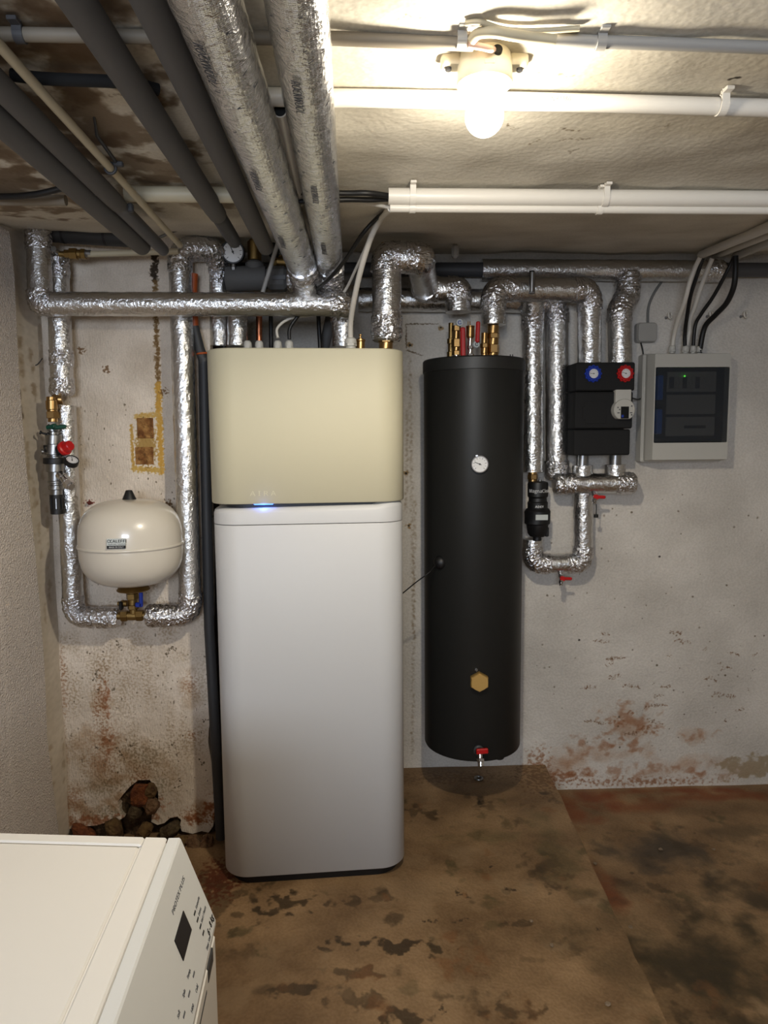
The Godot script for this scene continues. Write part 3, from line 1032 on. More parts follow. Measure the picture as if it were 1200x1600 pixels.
	for b in [[Vector2(1.157, -2.509), 0.2, 0.15, 0.6], [Vector2(0.925, -2.29), 0.06, 0.06, 0.6], [Vector2(1.261, -2.238), 0.2, 0.12, 0.7], [Vector2(1.009, -1.95), 0.25, 0.14, 0.7], [Vector2(1.099, -1.798), 0.2, 0.2, 0.75], [Vector2(1.493, -2.624), 0.2, 0.06, 0.4]]:
		fc.blot(b[0], Vector2(b[1], b[2]), Color(0.19, 0.15, 0.08), b[3] * 0.9, broad, 1.1, 1.0)
	for b in [[Vector2(1.191, -2.839), 0.3, 0.06, 0.55], [Vector2(1.557, -2.9), 0.35, 0.035, 0.6], [Vector2(0.881, -2.91), 0.08, 0.1, 0.6], [Vector2(0.848, -2.33), 0.05, 0.16, 0.45]]:
		fc.blot(b[0], Vector2(b[1], b[2]), Color(0.45, 0.21, 0.08), b[3], broad, 0.35, 1.2)
	fc.blot(Vector2(1.133, -2.511), Vector2(0.24, 0.16), Color(0.24, 0.21, 0.18), 0.6, broad, 0.5, 1.2)
	fc.blot(Vector2(1.053, -1.921), Vector2(0.5, 0.3), Color(0.2, 0.16, 0.075), 0.6, broad, 0.6, 1.0)
	for b in [[Vector2(0.666, -2.339), 0.08, 0.3, 0.4], [Vector2(0.456, -2.431), 0.2, 0.05, 0.35], [Vector2(0.086, -2.493), 0.1, 0.1, 0.3]]:
		fc.blot(b[0], Vector2(b[1], b[2]), Color(0.3, 0.27, 0.15), b[3], broad, 0.8, 1.2)
	var tints := [wet, pale, Color(0.28, 0.24, 0.13), Color(0.47, 0.3, 0.16), wet]
	for i in 420:
		var c := Vector2(rng.randf_range(-0.6, 1.6), rng.randf_range(-2.75, -0.9))
		fc.blot(c, Vector2(1, rng.randf_range(0.6, 1.4)) * rng.randf_range(0.006, 0.04), tints[i % 5], rng.randf_range(0.2, 0.55), wave, 1.5, 1.2)
	for i in 14:
		var c := Vector2(rng.randf_range(0.1, 0.7), rng.randf_range(-2.3, -1.2))
		fc.streak(c, c + Vector2(rng.randf_range(-0.06, 0.06), rng.randf_range(-0.03, 0.03)), 0.003, Color(0.22, 0.16, 0.09), 0.5, rag, 0.012)
	var floor_mat := paint_mat(0.62, fc.im, mixed([grey_image(mid, 1536, 1536), grey_image(grit, 1536, 1536)], [0.7, 0.3]), 0.35)
	# the slab's right edge runs from the wall towards the camera, a little ragged
	var top := PackedVector2Array([Vector2(-1.1, -3.1), Vector2(0.83, -3.1)])
	for i in 29:
		var t := i / 28.0
		top.append(Vector2(lerpf(0.828, 0.70, t) + rag.get_noise_1d(i * 11.0) * 0.006, lerpf(-3.05, -0.6, t)))
	top.append(Vector2(0.66, 0.4))
	top.append(Vector2(-1.1, 0.4))
	var fs := plaster_sheet(PackedVector2Array(Array(top).map(func(p): return Vector2(p.x, -p.y))), -0.25, 0.0, Vector2(fa.x, -fa.y), Vector2(fb.x, -fb.y))
	var slab_floor := struct("floor", fs, floor_mat)
	slab_floor.rotation.x = -PI / 2
	struct("floor_lower", slab(Vector3(-1.1, -0.12, -3.1), Vector3(3.5, 0, 0), Vector3(0, 0, 3.5), Vector3(0, 1, 0), 0.15, 100, 100, wavy, 0.008), floor_mat)
	s = Shape.new()
	s.box(at(Vector3(0.65, -0.12, 1.04)), Vector3(3.5, 0.2, 1.4), 0.0)
	struct("floor_rear", s, flat_mat(Color(0.42, 0.34, 0.25), 0.7))


# ---------------------------------------------------------------- lamp

func build_lamp() -> void:
	var t := thing("lamp_holder", "cream ceramic lamp holder with two ears screwed to the ceiling above the lit bulb", "lamp holder", Vector3(BULB.x, 2.036, BULB.z))
	var s := Shape.new(cur)
	s.lathe(at(Vector3(BULB.x, 0, BULB.z)), [Vector2(0.0, 2.004), Vector2(0.02, 2.004), Vector2(0.021, 2.001), Vector2(0.023, 2.001), Vector2(0.023, 2.012), Vector2(0.037, 2.008), Vector2(0.0395, 1.997), Vector2(0.042, 1.996), Vector2(0.0435, 2.0), Vector2(0.0425, 2.015), Vector2(0.0415, 2.03), Vector2(0.04, 2.039), Vector2(0, 2.039)], 48)
	obj("holder_body", s, M.ceramic, t)
	for k in 2:
		s = Shape.new(cur)
		s.prism(Transform3D(Basis(Vector3.RIGHT, Vector3(0, 0, -1), Vector3.UP), Vector3(BULB.x + (0.052 if k else -0.052), 2.024, BULB.z - 0.005)), rrect(0.032, 0.03, 0.008), 0.0, 0.016, 0.001, 0.003)
		obj("mounting_ear", s, M.ceramic, t)
		s = Shape.new(cur)
		s.cyl(at(Vector3(BULB.x + (0.056 if k else -0.056), 0, BULB.z - 0.005)), 0.005, 2.019, 2.025, 12)
		obj("screw", s, M.pipe_dark, t)
	s = Shape.new(cur)
	s.cyl(ax(Vector3(BULB.x + 0.012, 2.026, BULB.z + 0.0315), Vector3(0, 0.15, 1)), 0.0075, 0.0, 0.0125, 16)
	obj("cable_entry", s, M.ink, t)
	s = Shape.new(cur)
	s.box(at(Vector3(BULB.x, 2.011, BULB.z + 0.042)), Vector3(0.016, 0.008, 0.003), 0.001)
	obj("maker_mark", s, M.ceramic, t)
	for k in 10:
		s = Shape.new(cur)
		var a := TAU * k / 10.0 + 0.2
		var d := Vector3(cos(a), 0, sin(a))
		s.box(Transform3D(Basis(d, Vector3.UP, d.cross(Vector3.UP)), Vector3(BULB.x, 2.003, BULB.z) + d * 0.031), Vector3(0.013, 0.01, 0.002), 0.0005)
		obj("rib", s, M.ceramic, t)

	t = thing("light_bulb", "glowing white LED bulb hanging bare below the ceiling lamp holder", "light bulb", BULB)
	s = Shape.new(cur)
	var prof := [Vector2(0, -0.0305)]
	for k in 9:
		var a := -PI / 2 + (k + 1) * PI / 14.0
		prof.append(Vector2(cos(a) * 0.0305, sin(a) * 0.0305))
	prof += [Vector2(0.0285, 0.013), Vector2(0.0245, 0.0235), Vector2(0.0195, 0.034), Vector2(0.0165, 0.042), Vector2(0.0155, 0.05), Vector2(0, 0.05)]
	s.lathe(at(BULB), prof, 40, 40.0)
	obj("glowing_globe", s, M.bulb, t)
	s = Shape.new(cur)
	s.cyl(at(BULB), 0.0145, 0.05, 0.056, 24)
	obj("bulb_cap", s, M.ceramic, t)


# ---------------------------------------------------------------- heat pump cabinet

func build_unit() -> void:
	var t := thing("heat_pump_unit", "tall white floor-standing heat pump cabinet with a cream upper hood and rounded corners", "heat pump", Vector3(-0.166, 0, -2.505))
	t.rotation.y = deg_to_rad(3.3)
	cur = Vector3.ZERO
	var up := Basis(Vector3.RIGHT, Vector3(0, 0, -1), Vector3.UP)          # outline in plan, extruded upwards
	var plan := func(y: float) -> Transform3D: return Transform3D(up, Vector3(0, y, 0))
	var s := Shape.new()
	s.prism(plan.call(0.0), rrect(0.56, 0.56, 0.08, 10), 0.0, 0.05)
	obj("plinth", s, M.black, t)
	s = Shape.new()
	s.prism(plan.call(0.0), rrect(0.604, 0.598, 0.085, 12), 0.03, 1.186, 0.0015, 0.004)
	obj("lower_casing", s, M.unit_white, t)
	# band with a finger groove that runs out towards its right end
	s = Shape.new()
	var base := rrect(0.604, 0.598, 0.085, 12)
	var inset := rrect(0.58, 0.574, 0.075, 12)
	var inner := rrect(0.50, 0.50, 0.06, 12)
	var rings := [[], [], [], [], []]
	for i in base.size():
		var b: Vector2 = base[i]
		var h := 1.238 + 0.0135 * smoothstep(0.17, 0.27, b.x)
		var d: Vector2 = inset[i] - b
		rings[0].append(Vector3(b.x, 1.1885, -b.y))
		rings[1].append(Vector3(b.x, h - 0.017, -b.y))
		rings[2].append(Vector3(b.x + d.x * 0.3, h - 0.006, -(b.y + d.y * 0.3)))
		rings[3].append(Vector3(inset[i].x, h, -inset[i].y))
		rings[4].append(Vector3(inner[i].x, h, -inner[i].y))
	s.loft(rings, [1, 1, 1, 1])
	obj("groove_band", s, M.unit_white, t)
	s = Shape.new()
	s.prism(plan.call(0.0), rrect(0.53, 0.53, 0.07, 10), 1.20, 1.262)
	obj("groove_core", s, M.pipe_dark, t)
	s = Shape.new()
	s.prism(plan.call(0.0), rrect(0.614, 0.606, 0.09, 12), 1.2525, 1.7265, 0.005, 0.004)
	obj("upper_hood", s, M.cream, t)
	letters("raised_lettering", "A I R A", 0.0145, Transform3D(Basis.IDENTITY, Vector3(-0.14, 1.285, 0.3028)), M.cream, t, 0.0012, 0.0, "Droid Sans", 1.35, false)
	s = Shape.new()
	s.box(at(Vector3(-0.14, 1.2515, 0.287)), Vector3(0.06, 0.005, 0.012), 0.002)
	obj("status_light", s, M.led, t)
	var l := OmniLight3D.new()
	l.name = "status_glow"
	l.position = Vector3(-0.14, 1.2475, 0.2965)
	l.light_color = Color(0.35, 0.5, 1)
	l.light_energy = 0.0016
	l.light_size = 0.01
	l.omni_attenuation = 2.0
	l.shadow_enabled = true
	t.add_child(l)


# ---------------------------------------------------------------- buffer tank

func build_tank() -> void:
	var t := thing("buffer_tank", "dark grey cylindrical hot water tank hung on the wall right of the heat pump", "water tank", Vector3(TANK.x, 0.235, TANK.z))
	var a := at(Vector3(TANK.x, 0, TANK.z))
	var s := Shape.new(cur)
	s.lathe(a, [Vector2(0, 0.232), Vector2(0.17, 0.232), Vector2(0.1875, 0.237), Vector2(0.19, 0.243), Vector2(0.19, 1.7)], 96)
	obj("tank_jacket", s, M.tank, t)
	s = Shape.new(cur)
	s.lathe(a, [Vector2(0.188, 1.694), Vector2(0.1935, 1.696), Vector2(0.194, 1.70), Vector2(0.194, 1.737), Vector2(0.190, 1.742), Vector2(0, 1.744)], 96)
	obj("tank_lid", s, M.tank_lid, t)
	for k in 3:
		s = Shape.new(cur)
		var d := Vector3(sin(0.6 + k * TAU / 3), 0, cos(0.6 + k * TAU / 3)) * 0.15
		s.cyl(at(Vector3(TANK.x, 0, TANK.z) + d), 0.02, 0.218, 0.234, 20, 0.003)
		obj("foot", s, M.black, t)
	for y in [0.5, 1.45]:
		s = Shape.new(cur)
		s.box(at(Vector3(TANK.x, y, -2.95)), Vector3(0.2, 0.05, 0.07), 0.004)
		obj("wall_bracket", s, M.pipe_dark, t)
	for k in 2:
		s = Shape.new(cur)
		s.cyl(at(Vector3(0.585 + k * 0.009, 1.744, -2.70)), 0.0016, 0.0, 0.018, 8, 0.0003)
		obj("pin", s, M.ink, t)
	# black cable entry with its lead
	var p: Vector3 = Vector3(0.307, 0.987, -2.612)
	var n := (p - Vector3(TANK.x, p.y, TANK.z)).normalized()
	s = Shape.new(cur)
	s.lathe(ax(p - n * 0.003, n), [Vector2(0.026, 0), Vector2(0.026, 0.006), Vector2(0.022, 0.013), Vector2(0.011, 0.021), Vector2(0, 0.023)], 28)
	obj("cable_entry", s, M.black, t)
	cable("sensor_lead", "thin black sensor lead running from the tank's round cable entry behind the heat pump", "cable", [p + n * 0.016, Vector3(0.262, 0.971, -2.52), Vector3(0.211, 0.93, -2.53), Vector3(0.162, 0.882, -2.56)], 0.0022, M.black)

	# dial thermometer
	p = Vector3(0.443, 1.356, -2.545)
	n = (p - Vector3(TANK.x, p.y, TANK.z)).normalized()
	dial_gauge("tank_thermometer", "round white dial thermometer on the front of the dark tank", "thermometer", p, n, 0.032, M.chrome, 0.016, "", 2.75)
	p = Vector3(0.434, 1.384, -2.546)
	n = (p - Vector3(TANK.x, p.y, TANK.z)).normalized()
	s = Shape.new(p)
	s.cyl(ax(p - n * 0.003, n), 0.006, 0, 0.012, 12)
	s.cyl(ax(p, n), 0.0035, 0.008, 0.018, 8)
	tag(obj("sensor_stub", s, M.chrome), "small shiny sensor stub just above the thermometer on the dark tank", "sensor").position = p

	p = Vector3(0.445, 0.553, -2.545)
	n = (p - Vector3(TANK.x, p.y, TANK.z)).normalized()
	t = thing("brass_plug", "large hexagonal brass plug low on the front of the dark tank", "plug", p)
	s = Shape.new(cur)
	s.cyl(ax(p - n * 0.004, n), 0.030, 0, 0.008, 32)
	obj("gasket", s, M.ink, t)
	s = Shape.new(cur)
	s.lathe(ax(p, n, Vector3.UP), [Vector2(0.036, 0.002), Vector2(0.037, 0.004), Vector2(0.037, 0.022), Vector2(0.034, 0.026), Vector2(0, 0.0262)], 6)
	obj("hexagon", s, M.brass_cap, t)
	s = Shape.new(cur)
	s.lathe(ax(p, n), [Vector2(0.031, 0.0255), Vector2(0.0305, 0.0272), Vector2(0, 0.0268)], 40)
	obj("turned_face", s, M.brass_cap, t)
	var q: Vector3 = Vector3(0.435, 0.595, -2.546)
	s = Shape.new(q)
	s.stack(ax(q - n * 0.003, n), [[0.006, 0.01, 12], [0.0035, 0.012, 10]])
	tag(obj("bleed_stub", s, M.steel), "small steel stub just above the hexagonal brass plug", "stub").position = q

	# drain cock with a red handle
	p = Vector3(0.446, 0.283, -2.545)
	n = (p - Vector3(TANK.x, p.y, TANK.z)).normalized()
	t = thing("drain_valve", "chrome drain cock with a red handle at the tank's lower edge", "valve", p)
	s = Shape.new(cur)
	s.lathe(ax(p - n * 0.002, n), [Vector2(0.02, 0.0), Vector2(0.02, 0.006), Vector2(0.014, 0.01), Vector2(0.012, 0.03), Vector2(0, 0.03)], 24)
	obj("valve_body", s, M.pipe_dark, t)
	s = Shape.new(cur)
	var o := p + n * 0.03 + Vector3(0, -0.012, 0)
	s.stack(ax(o + Vector3(0, 0.012, 0), Vector3(0.05, -0.9, 0.35)), [[0.009, 0.016], [0.0135, 0.012, 6], [0.0115, 0.016]])
	obj("outlet", s, M.chrome, t)
	s = Shape.new(cur)
	s.box(Transform3D(Basis(Vector3.BACK, 0.06), p + n * 0.036 + Vector3(0.008, 0.012, 0)), Vector3(0.044, 0.02, 0.012), 0.003)
	obj("handle", s, M.red, t)
	p = Vector3(0.505, 0.006, -2.877)
	t = thing("metal_ring", "small bright metal ring lying on the floor below the dark tank", "ring", p - Vector3(0, 0.006, 0))
	s = Shape.new(cur)
	s.torus(at(p), 0.0155, 0.0045)
	obj("ring", s, M.steel, t)


# a round gauge: rim, dial with tick marks, pointer, glass; n points at the reader
func dial_gauge(called: String, label: String, category: String, p: Vector3, n: Vector3, r: float, rim: Material, deep: float, group := "", needle := 2.6, red_mark := false, parent: Node3D = null) -> Node3D:
	var t := parent if parent else thing(called, label, category, p, group)
	var f := ax(p, n, Vector3.RIGHT)
	var up := n.cross(f.basis.x).normalized()
	if up.y < 0:
		up = -up
	var right := up.cross(n).normalized()
	var s := Shape.new(cur)
	s.lathe(f, [Vector2(r * 0.9, 0), Vector2(r, 0.002), Vector2(r, deep - 0.002), Vector2(r * 0.96, deep), Vector2(r * 0.86, deep), Vector2(r * 0.84, deep - 0.003)], 40)
	obj("rim", s, rim, t)
	s = Shape.new(cur)
	s.cyl(f, r * 0.88, deep - 0.006, deep - 0.0035, 36, 0.0002)
	obj("dial", s, M.dial, t)
	s = Shape.new(cur)
	for k in 11:
		var a := deg_to_rad(225.0 - 27.0 * k)
		var d := right * cos(a) + up * sin(a)
		var side := d.cross(n)
		s.box(Transform3D(Basis(d, side, n), p + n * (deep - 0.0034) + d * r * 0.68), Vector3(r * (0.2 if k % 2 == 0 else 0.12), r * 0.045, 0.0006), 0.0)
	obj("scale_marks", s, M.ink, t)
	s = Shape.new(cur)
	var d := right * cos(needle) + up * sin(needle)
	s.box(Transform3D(Basis(d, d.cross(n), n), p + n * (deep - 0.0026) + d * r * 0.22), Vector3(r * 0.85, r * 0.07, 0.0006), 0.0)
	s.cyl(ax(p, n), r * 0.1, deep - 0.0032, deep - 0.0018, 14, 0.0002)
	obj("pointer", s, M.red if red_mark else M.ink, t)
	s = Shape.new(cur)
	s.lathe(f, [Vector2(r * 0.86, deep - 0.0012), Vector2(0, deep - 0.0008)], 36)
	obj("glass", s, M.clear, t)
	return t


# ---------------------------------------------------------------- washing machine

func build_washer() -> void:
	var t := thing("washing_machine", "white front-loading washing machine in the near left corner", "washing machine", Vector3(-0.274, 0, -1.032))
	cur = Vector3(-0.274, 0, -1.032)
	var ez := Vector3(0.0492, 0, 0.9988)
	var ex := Vector3(0.9925, 0, 0.1222).lerp(Vector3(0.9988, 0, -0.0492), 0.12).normalized()
	var b := Transform3D(Basis(ex, Vector3.UP, ez), Vector3(-0.274, 0, -1.032))
	var make := func() -> Shape:
		var s := Shape.new(cur)
		s.xf = b
		return s
	var deep := 0.6
	var wide := 0.6
	var s: Shape = make.call()
	s.box(at(Vector3(-deep / 2 + 0.0645, 0.36, wide / 2)), Vector3(deep - 0.03, 0.69, wide), 0.008)
	obj("body", s, M.washer, t)
	for k in 4:
		s = make.call()
		s.cyl(at(Vector3(-0.05 if k % 2 else -0.52, 0, 0.06 if k < 2 else 0.54)), 0.022, 0.0, 0.02, 16)
		obj("foot", s, M.black, t)
	# worktop: a frame round a sunk sheet
	s = make.call()
	s.box(at(Vector3(-0.299, 0.828, wide / 2)), Vector3(0.558, 0.036, wide), 0.004)
	obj("worktop_base", s, M.washer, t)
	s = make.call()
	for e in [[Vector3(-0.3045, 0.848, 0.0115), Vector3(0.4985, 0.006, 0.023)], [Vector3(-0.3045, 0.848, wide - 0.0115), Vector3(0.4985, 0.006, 0.023)], [Vector3(-0.0375, 0.848, wide / 2), Vector3(0.0345, 0.006, wide)], [Vector3(-0.566, 0.848, wide / 2), Vector3(0.024, 0.006, wide)]]:
		s.box(at(e[0]), e[1], 0.0025)
	obj("worktop_frame", s, M.washer, t)
	s = make.call()
	s.box(at(Vector3(-0.305, 0.8465, wide / 2)), Vector3(0.494, 0.0065, wide - 0.05), 0.0025)
	obj("worktop_sheet", s, M.washer, t)
	# control panel: flat strip on top, then a slanted face
	s = make.call()
	var side := [Vector2(-0.0185, 0.846), Vector2(-0.0175, 0.8505), Vector2(-0.001, 0.8515), Vector2(0.0015, 0.849), Vector2(0.0505, 0.72), Vector2(0.0505, 0.7125), Vector2(0.046, 0.708), Vector2(-0.0185, 0.708)]
	side.reverse()
	s.prism(Transform3D(Basis.IDENTITY, Vector3.ZERO), side, 0.0, wide, 0.002, 0.002)
	obj("control_panel", s, M.washer_panel, t)
	# on the slanted face: sx along the machine's front, sy up the slope
	var slope := (Vector3(0.0015, 0.849, 0) - Vector3(0.0505, 0.72, 0)).normalized()
	var face := slope.cross(Vector3(0, 0, 1)).normalized()
	if face.x < 0:
		face = -face
	var on := func(along: float, down: float, out := 0.0) -> Transform3D:
		return Transform3D(Basis(Vector3(0, 0, -1), slope, face), Vector3(0.0015, 0.849, along) - slope * down + face * out)
	s = make.call()
	s.box(on.call(0.1235, 0.069, 0.0005), Vector3(0.06, 0.0305, 0.0015), 0.0004)
	obj("display", s, M.black_gloss, t)
	panel_text("panel_lettering", "PROTEX PLUS", 0.0062, on.call(0.087, 0.0335, 0.0004), b, M.grey_ink, t, 1.55)
	for k in 4:
		s = make.call()
		s.box(on.call(0.0615, 0.0815 + k * 0.0108, 0.0003), Vector3(0.0105, 0.0028, 0.0008), 0.0002)
		obj("touch_mark", s, M.ink, t)
	panel_text("panel_lettering", "Favourite", 0.0045, on.call(0.038, 0.0815, 0.0003), b, M.grey_ink, t, 1.0)
	panel_text("panel_lettering", "Extras", 0.0045, on.call(0.043, 0.0923, 0.0003), b, M.grey_ink, t, 1.0)
	panel_text("panel_lettering", "Start / Pause", 0.0045, on.call(0.035, 0.1031, 0.0003), b, M.grey_ink, t, 1.0)
	panel_text("panel_lettering", "6 - 8 kg", 0.009, on.call(0.026, 0.127, 0.0003), b, M.ink, t, 1.0, true)
	panel_text("panel_lettering", "Time Save", 0.005, on.call(0.058, 0.132, 0.0003), b, M.grey_ink, t, 1.0)
	for k in 9:
		var z := 0.1407 + k * 0.0335
		s = make.call()
		s.box(on.call(z, 0.1145, 0.0003), Vector3(0.0105, 0.0028, 0.0008), 0.0002)
		obj("touch_mark", s, M.grey_ink, t)
		panel_text("panel_lettering", ["Temp.", "Spin", "Soft", "Stain", "Delay", "Rinse", "Easy", "Door", "Power"][k], 0.0042, on.call(z + 0.012, 0.103, 0.0003), b, M.grey_ink, t, 1.0)
		panel_text("panel_lettering", ["Cold", "1400", "Plus", "Hold", "Hours", "Extra", "Iron", "Lock", "On / Off"][k], 0.0042, on.call(z + 0.008, 0.129, 0.0003), b, M.grey_ink, t, 1.0)
	# front: drawer, door
	s = make.call()
	s.box(at(Vector3(0.049, 0.662, 0.46)), Vector3(0.008, 0.085, 0.22), 0.003)
	obj("detergent_drawer", s, M.washer, t)
	s = make.call()
	s.box(at(Vector3(0.0485, 0.688, 0.055)), Vector3(0.004, 0.022, 0.045), 0.001)
	obj("drawer_grip", s, M.pipe_dark, t)
	s = make.call()
	s.box(at(Vector3(0.0485, 0.676, 0.24)), Vector3(0.003, 0.006, 0.3), 0.001)
	obj("panel_gap", s, M.pipe_dark, t)
	var door := make.call() as Shape
	door.lathe(ax(Vector3(0.047, 0.43, 0.31), Vector3.RIGHT), [Vector2(0.2, 0.0), Vector2(0.2, 0.012), Vector2(0.185, 0.03), Vector2(0.15, 0.034), Vector2(0.142, 0.026)], 56)
	var ring := obj("door", door, M.washer_panel, t)
	door = make.call() as Shape
	door.lathe(ax(Vector3(0.047, 0.43, 0.31), Vector3.RIGHT), [Vector2(0.143, 0.026), Vector2(0.12, 0.012), Vector2(0, 0.006)], 48)
	obj("door_glass", door, M.black_gloss, ring)


func panel_text(called: String, words: String, tall: float, where: Transform3D, b: Transform3D, m: Material, parent: Node, spread: float, bold := false) -> void:
	letters(called, words, tall, b * where, m, parent, 0.0004, 0.0, "Droid Sans", spread, bold)


# ---------------------------------------------------------------- pipes under the ceiling

func build_ceiling_pipes() -> void:
	var far := -0.35
	foil_run("foil_pipe", "widest silver foil-wrapped pipe under the ceiling, nearest the bulb", [Vector3(-0.064, 1.988, far), Vector3(-0.074, 1.988, -2.33), Vector3(-0.079, 1.893, -2.44)], 0.0395, "", [false, true], 0.09)
	foil_run("foil_pipe", "silver foil-wrapped ceiling pipe between the grey pipe and the one nearest the bulb", [Vector3(-0.180, 1.975, far), Vector3(-0.156, 1.975, -2.25), Vector3(-0.152, 1.893, -2.42)], 0.0425, "", [false, true], 0.09)
	# dark ends of the jacket's threads sticking out of both
	var rng := RandomNumberGenerator.new()
	rng.seed = 8
	for r in [["foil_pipe", -0.064, -0.074, 1.988, 0.0395], ["foil_pipe_001", -0.18, -0.157, 1.975, 0.0425]]:
		var o := find_child(r[0], false, false) as Node3D
		cur = o.position
		var th := Shape.new(cur)
		for k in 34:
			var z := rng.randf_range(-2.1, -0.9)
			var a := rng.randf_range(-1.1, 1.1)
			var d := Vector3(sin(a), -cos(a), 0)
			var p: Vector3 = Vector3(lerpf(r[1], r[2], (z + 0.35) / -1.8), r[3], z) + d * (r[4] + 0.0012)
			var q: Vector3 = p + (Vector3(cos(a), sin(a), 0) * rng.randf_range(0.5, 1.0) + Vector3(0, 0, rng.randf_range(-0.7, 0.7))) * rng.randf_range(0.006, 0.013)
			th.tube([p, q], [0.0006, 0.0005], 5)
		obj("loose_threads", th, M.pipe_dark, o).set_meta("kind", "stuff")
	# the maker's name printed along both
	for k in 3:
		var z := -0.98 - k * 0.42
		cur = Vector3.ZERO
		for side in [[Vector3(lerpf(-0.172, -0.161, k / 2.0), 1.975, z), 0.0425, find_child("foil_pipe_001", false, false), 0.35], [Vector3(-0.068, 1.988, z - 0.12), 0.0395, find_child("foil_pipe", false, false), 0.25]]:
			var o: Node3D = side[2]
			cur = o.position
			var a: float = side[3]
			var out := Vector3(-sin(a), -cos(a), 0.0)
			letters("printed_lettering", "ROCKWOOL", 0.0135, Transform3D(Basis(Vector3(0, 0, -1), out.cross(Vector3(0, 0, -1)), out), side[0] + out * (side[1] + 0.0030)), M.print_ink, o, 0.0006)
	var grey := "grey insulated pipes under the ceiling"
	plain_pipe("grey_pipe", "grey insulated ceiling pipe right beside the left foil pipe", "pipe", [Vector3(-0.254, 2.0, far), Vector3(-0.252, 2.0, -2.12)], 0.0225, M.rubber, grey)
	cur = Vector3.ZERO
	var t := thing("grey_pipe", "grey insulated ceiling pipe standing alone between the thin white pipe and the foil pipes", "pipe", Vector3(-0.35, 2.0, far), grey)
	sleeve(t, "insulation", [Vector3(-0.350, 2.0, far), Vector3(-0.332, 2.0, -1.82)], 0.0232, M.rubber)
	sleeve(t, "bare_pipe", [Vector3(-0.332, 2.0, -1.80), Vector3(-0.33, 1.997, -2.05)], 0.019, M.pipe_dark)
	t = thing("grey_pipe", "upper of the two grey insulated pipes at the far left under the ceiling", "pipe", Vector3(-0.54, 2.0, far), grey)
	sleeve(t, "insulation", [Vector3(-0.524, 1.982, far), Vector3(-0.531, 1.982, -1.69)], 0.0198, M.rubber)
	sleeve(t, "bare_pipe", [Vector3(-0.531, 1.982, -1.68), Vector3(-0.534, 1.982, -2.08)], 0.017, M.pipe_grey)
	for z in [-1.60, -1.715]:
		var s := Shape.new(cur)
		s.box(at(Vector3(-0.511 if z < -1.65 else -0.548, 1.982, z)), Vector3(0.014, 0.02, 0.012), 0.003)
		obj("wire_tie", s, M.pipe_dark, t)
	t = thing("grey_pipe", "lowest grey insulated pipe at the far left, turning towards the left wall", "pipe", Vector3(-0.585, 1.985, far), grey)
	sleeve(t, "insulation", [Vector3(-0.580, 1.976, far), Vector3(-0.575, 1.976, -2.02)], 0.025, M.rubber)
	sleeve(t, "branch", [Vector3(-0.703, 2.099, -2.4), Vector3(-0.998, 2.116, -2.4)], 0.0275, M.pipe_dark)
	for x in [Vector3(-0.93, 2.112, -2.4), Vector3(-0.798, 2.105, -2.4)]:
		var s := Shape.new(cur)
		s.tube([x - Vector3(0.004, 0, 0), x + Vector3(0.004, 0, 0)], [0.0285, 0.0285], 24)
		obj("joint_ring", s, M.black, t)
	plain_pipe("white_pipe", "thin white pipe sloping past the grey insulated pipes at the upper left", "pipe", [Vector3(-0.484, 1.995, far), Vector3(-0.487, 1.995, -2.08)], 0.008, M.pvc_old)
	t = thing("pipe_clip", "dark clip on a bent rod holding the thin white pipe", "pipe clip", Vector3(-0.485, 2.04, -1.5))
	var s := Shape.new(cur)
	s.torus(ax(Vector3(-0.486, 1.995, -1.51), Vector3(0, 0, 1)), 0.0105, 0.003, 0.0, TAU)
	s.box(at(Vector3(-0.47, 2.003, -1.51)), Vector3(0.02, 0.01, 0.01), 0.002)
	obj("clip_ring", s, M.pipe_dark, t)
	s = Shape.new(cur)
	s.tube([Vector3(-0.466, 2.04, -1.368), Vector3(-0.48, 2.022, -1.422), Vector3(-0.474, 2.006, -1.51)], [0.0016, 0.0035, 0.004], 8)
	obj("rod", s, M.pipe_dark, t)


func sleeve(t: Node3D, called: String, ps: Array, r: float, m: Material) -> void:
	var s := Shape.new(cur)
	var path := steps(ps[0], ps[1], 0.06)
	var rs := same(r, path.size())
	rs[0] = r * 0.93
	rs[-1] = r * 0.93
	path.insert(1, path[0].lerp(path[1], 0.03))
	rs.insert(1, r)
	s.tube(path, rs, 28)
	obj(called, s, m, t)


# ---------------------------------------------------------------- pipes on the left

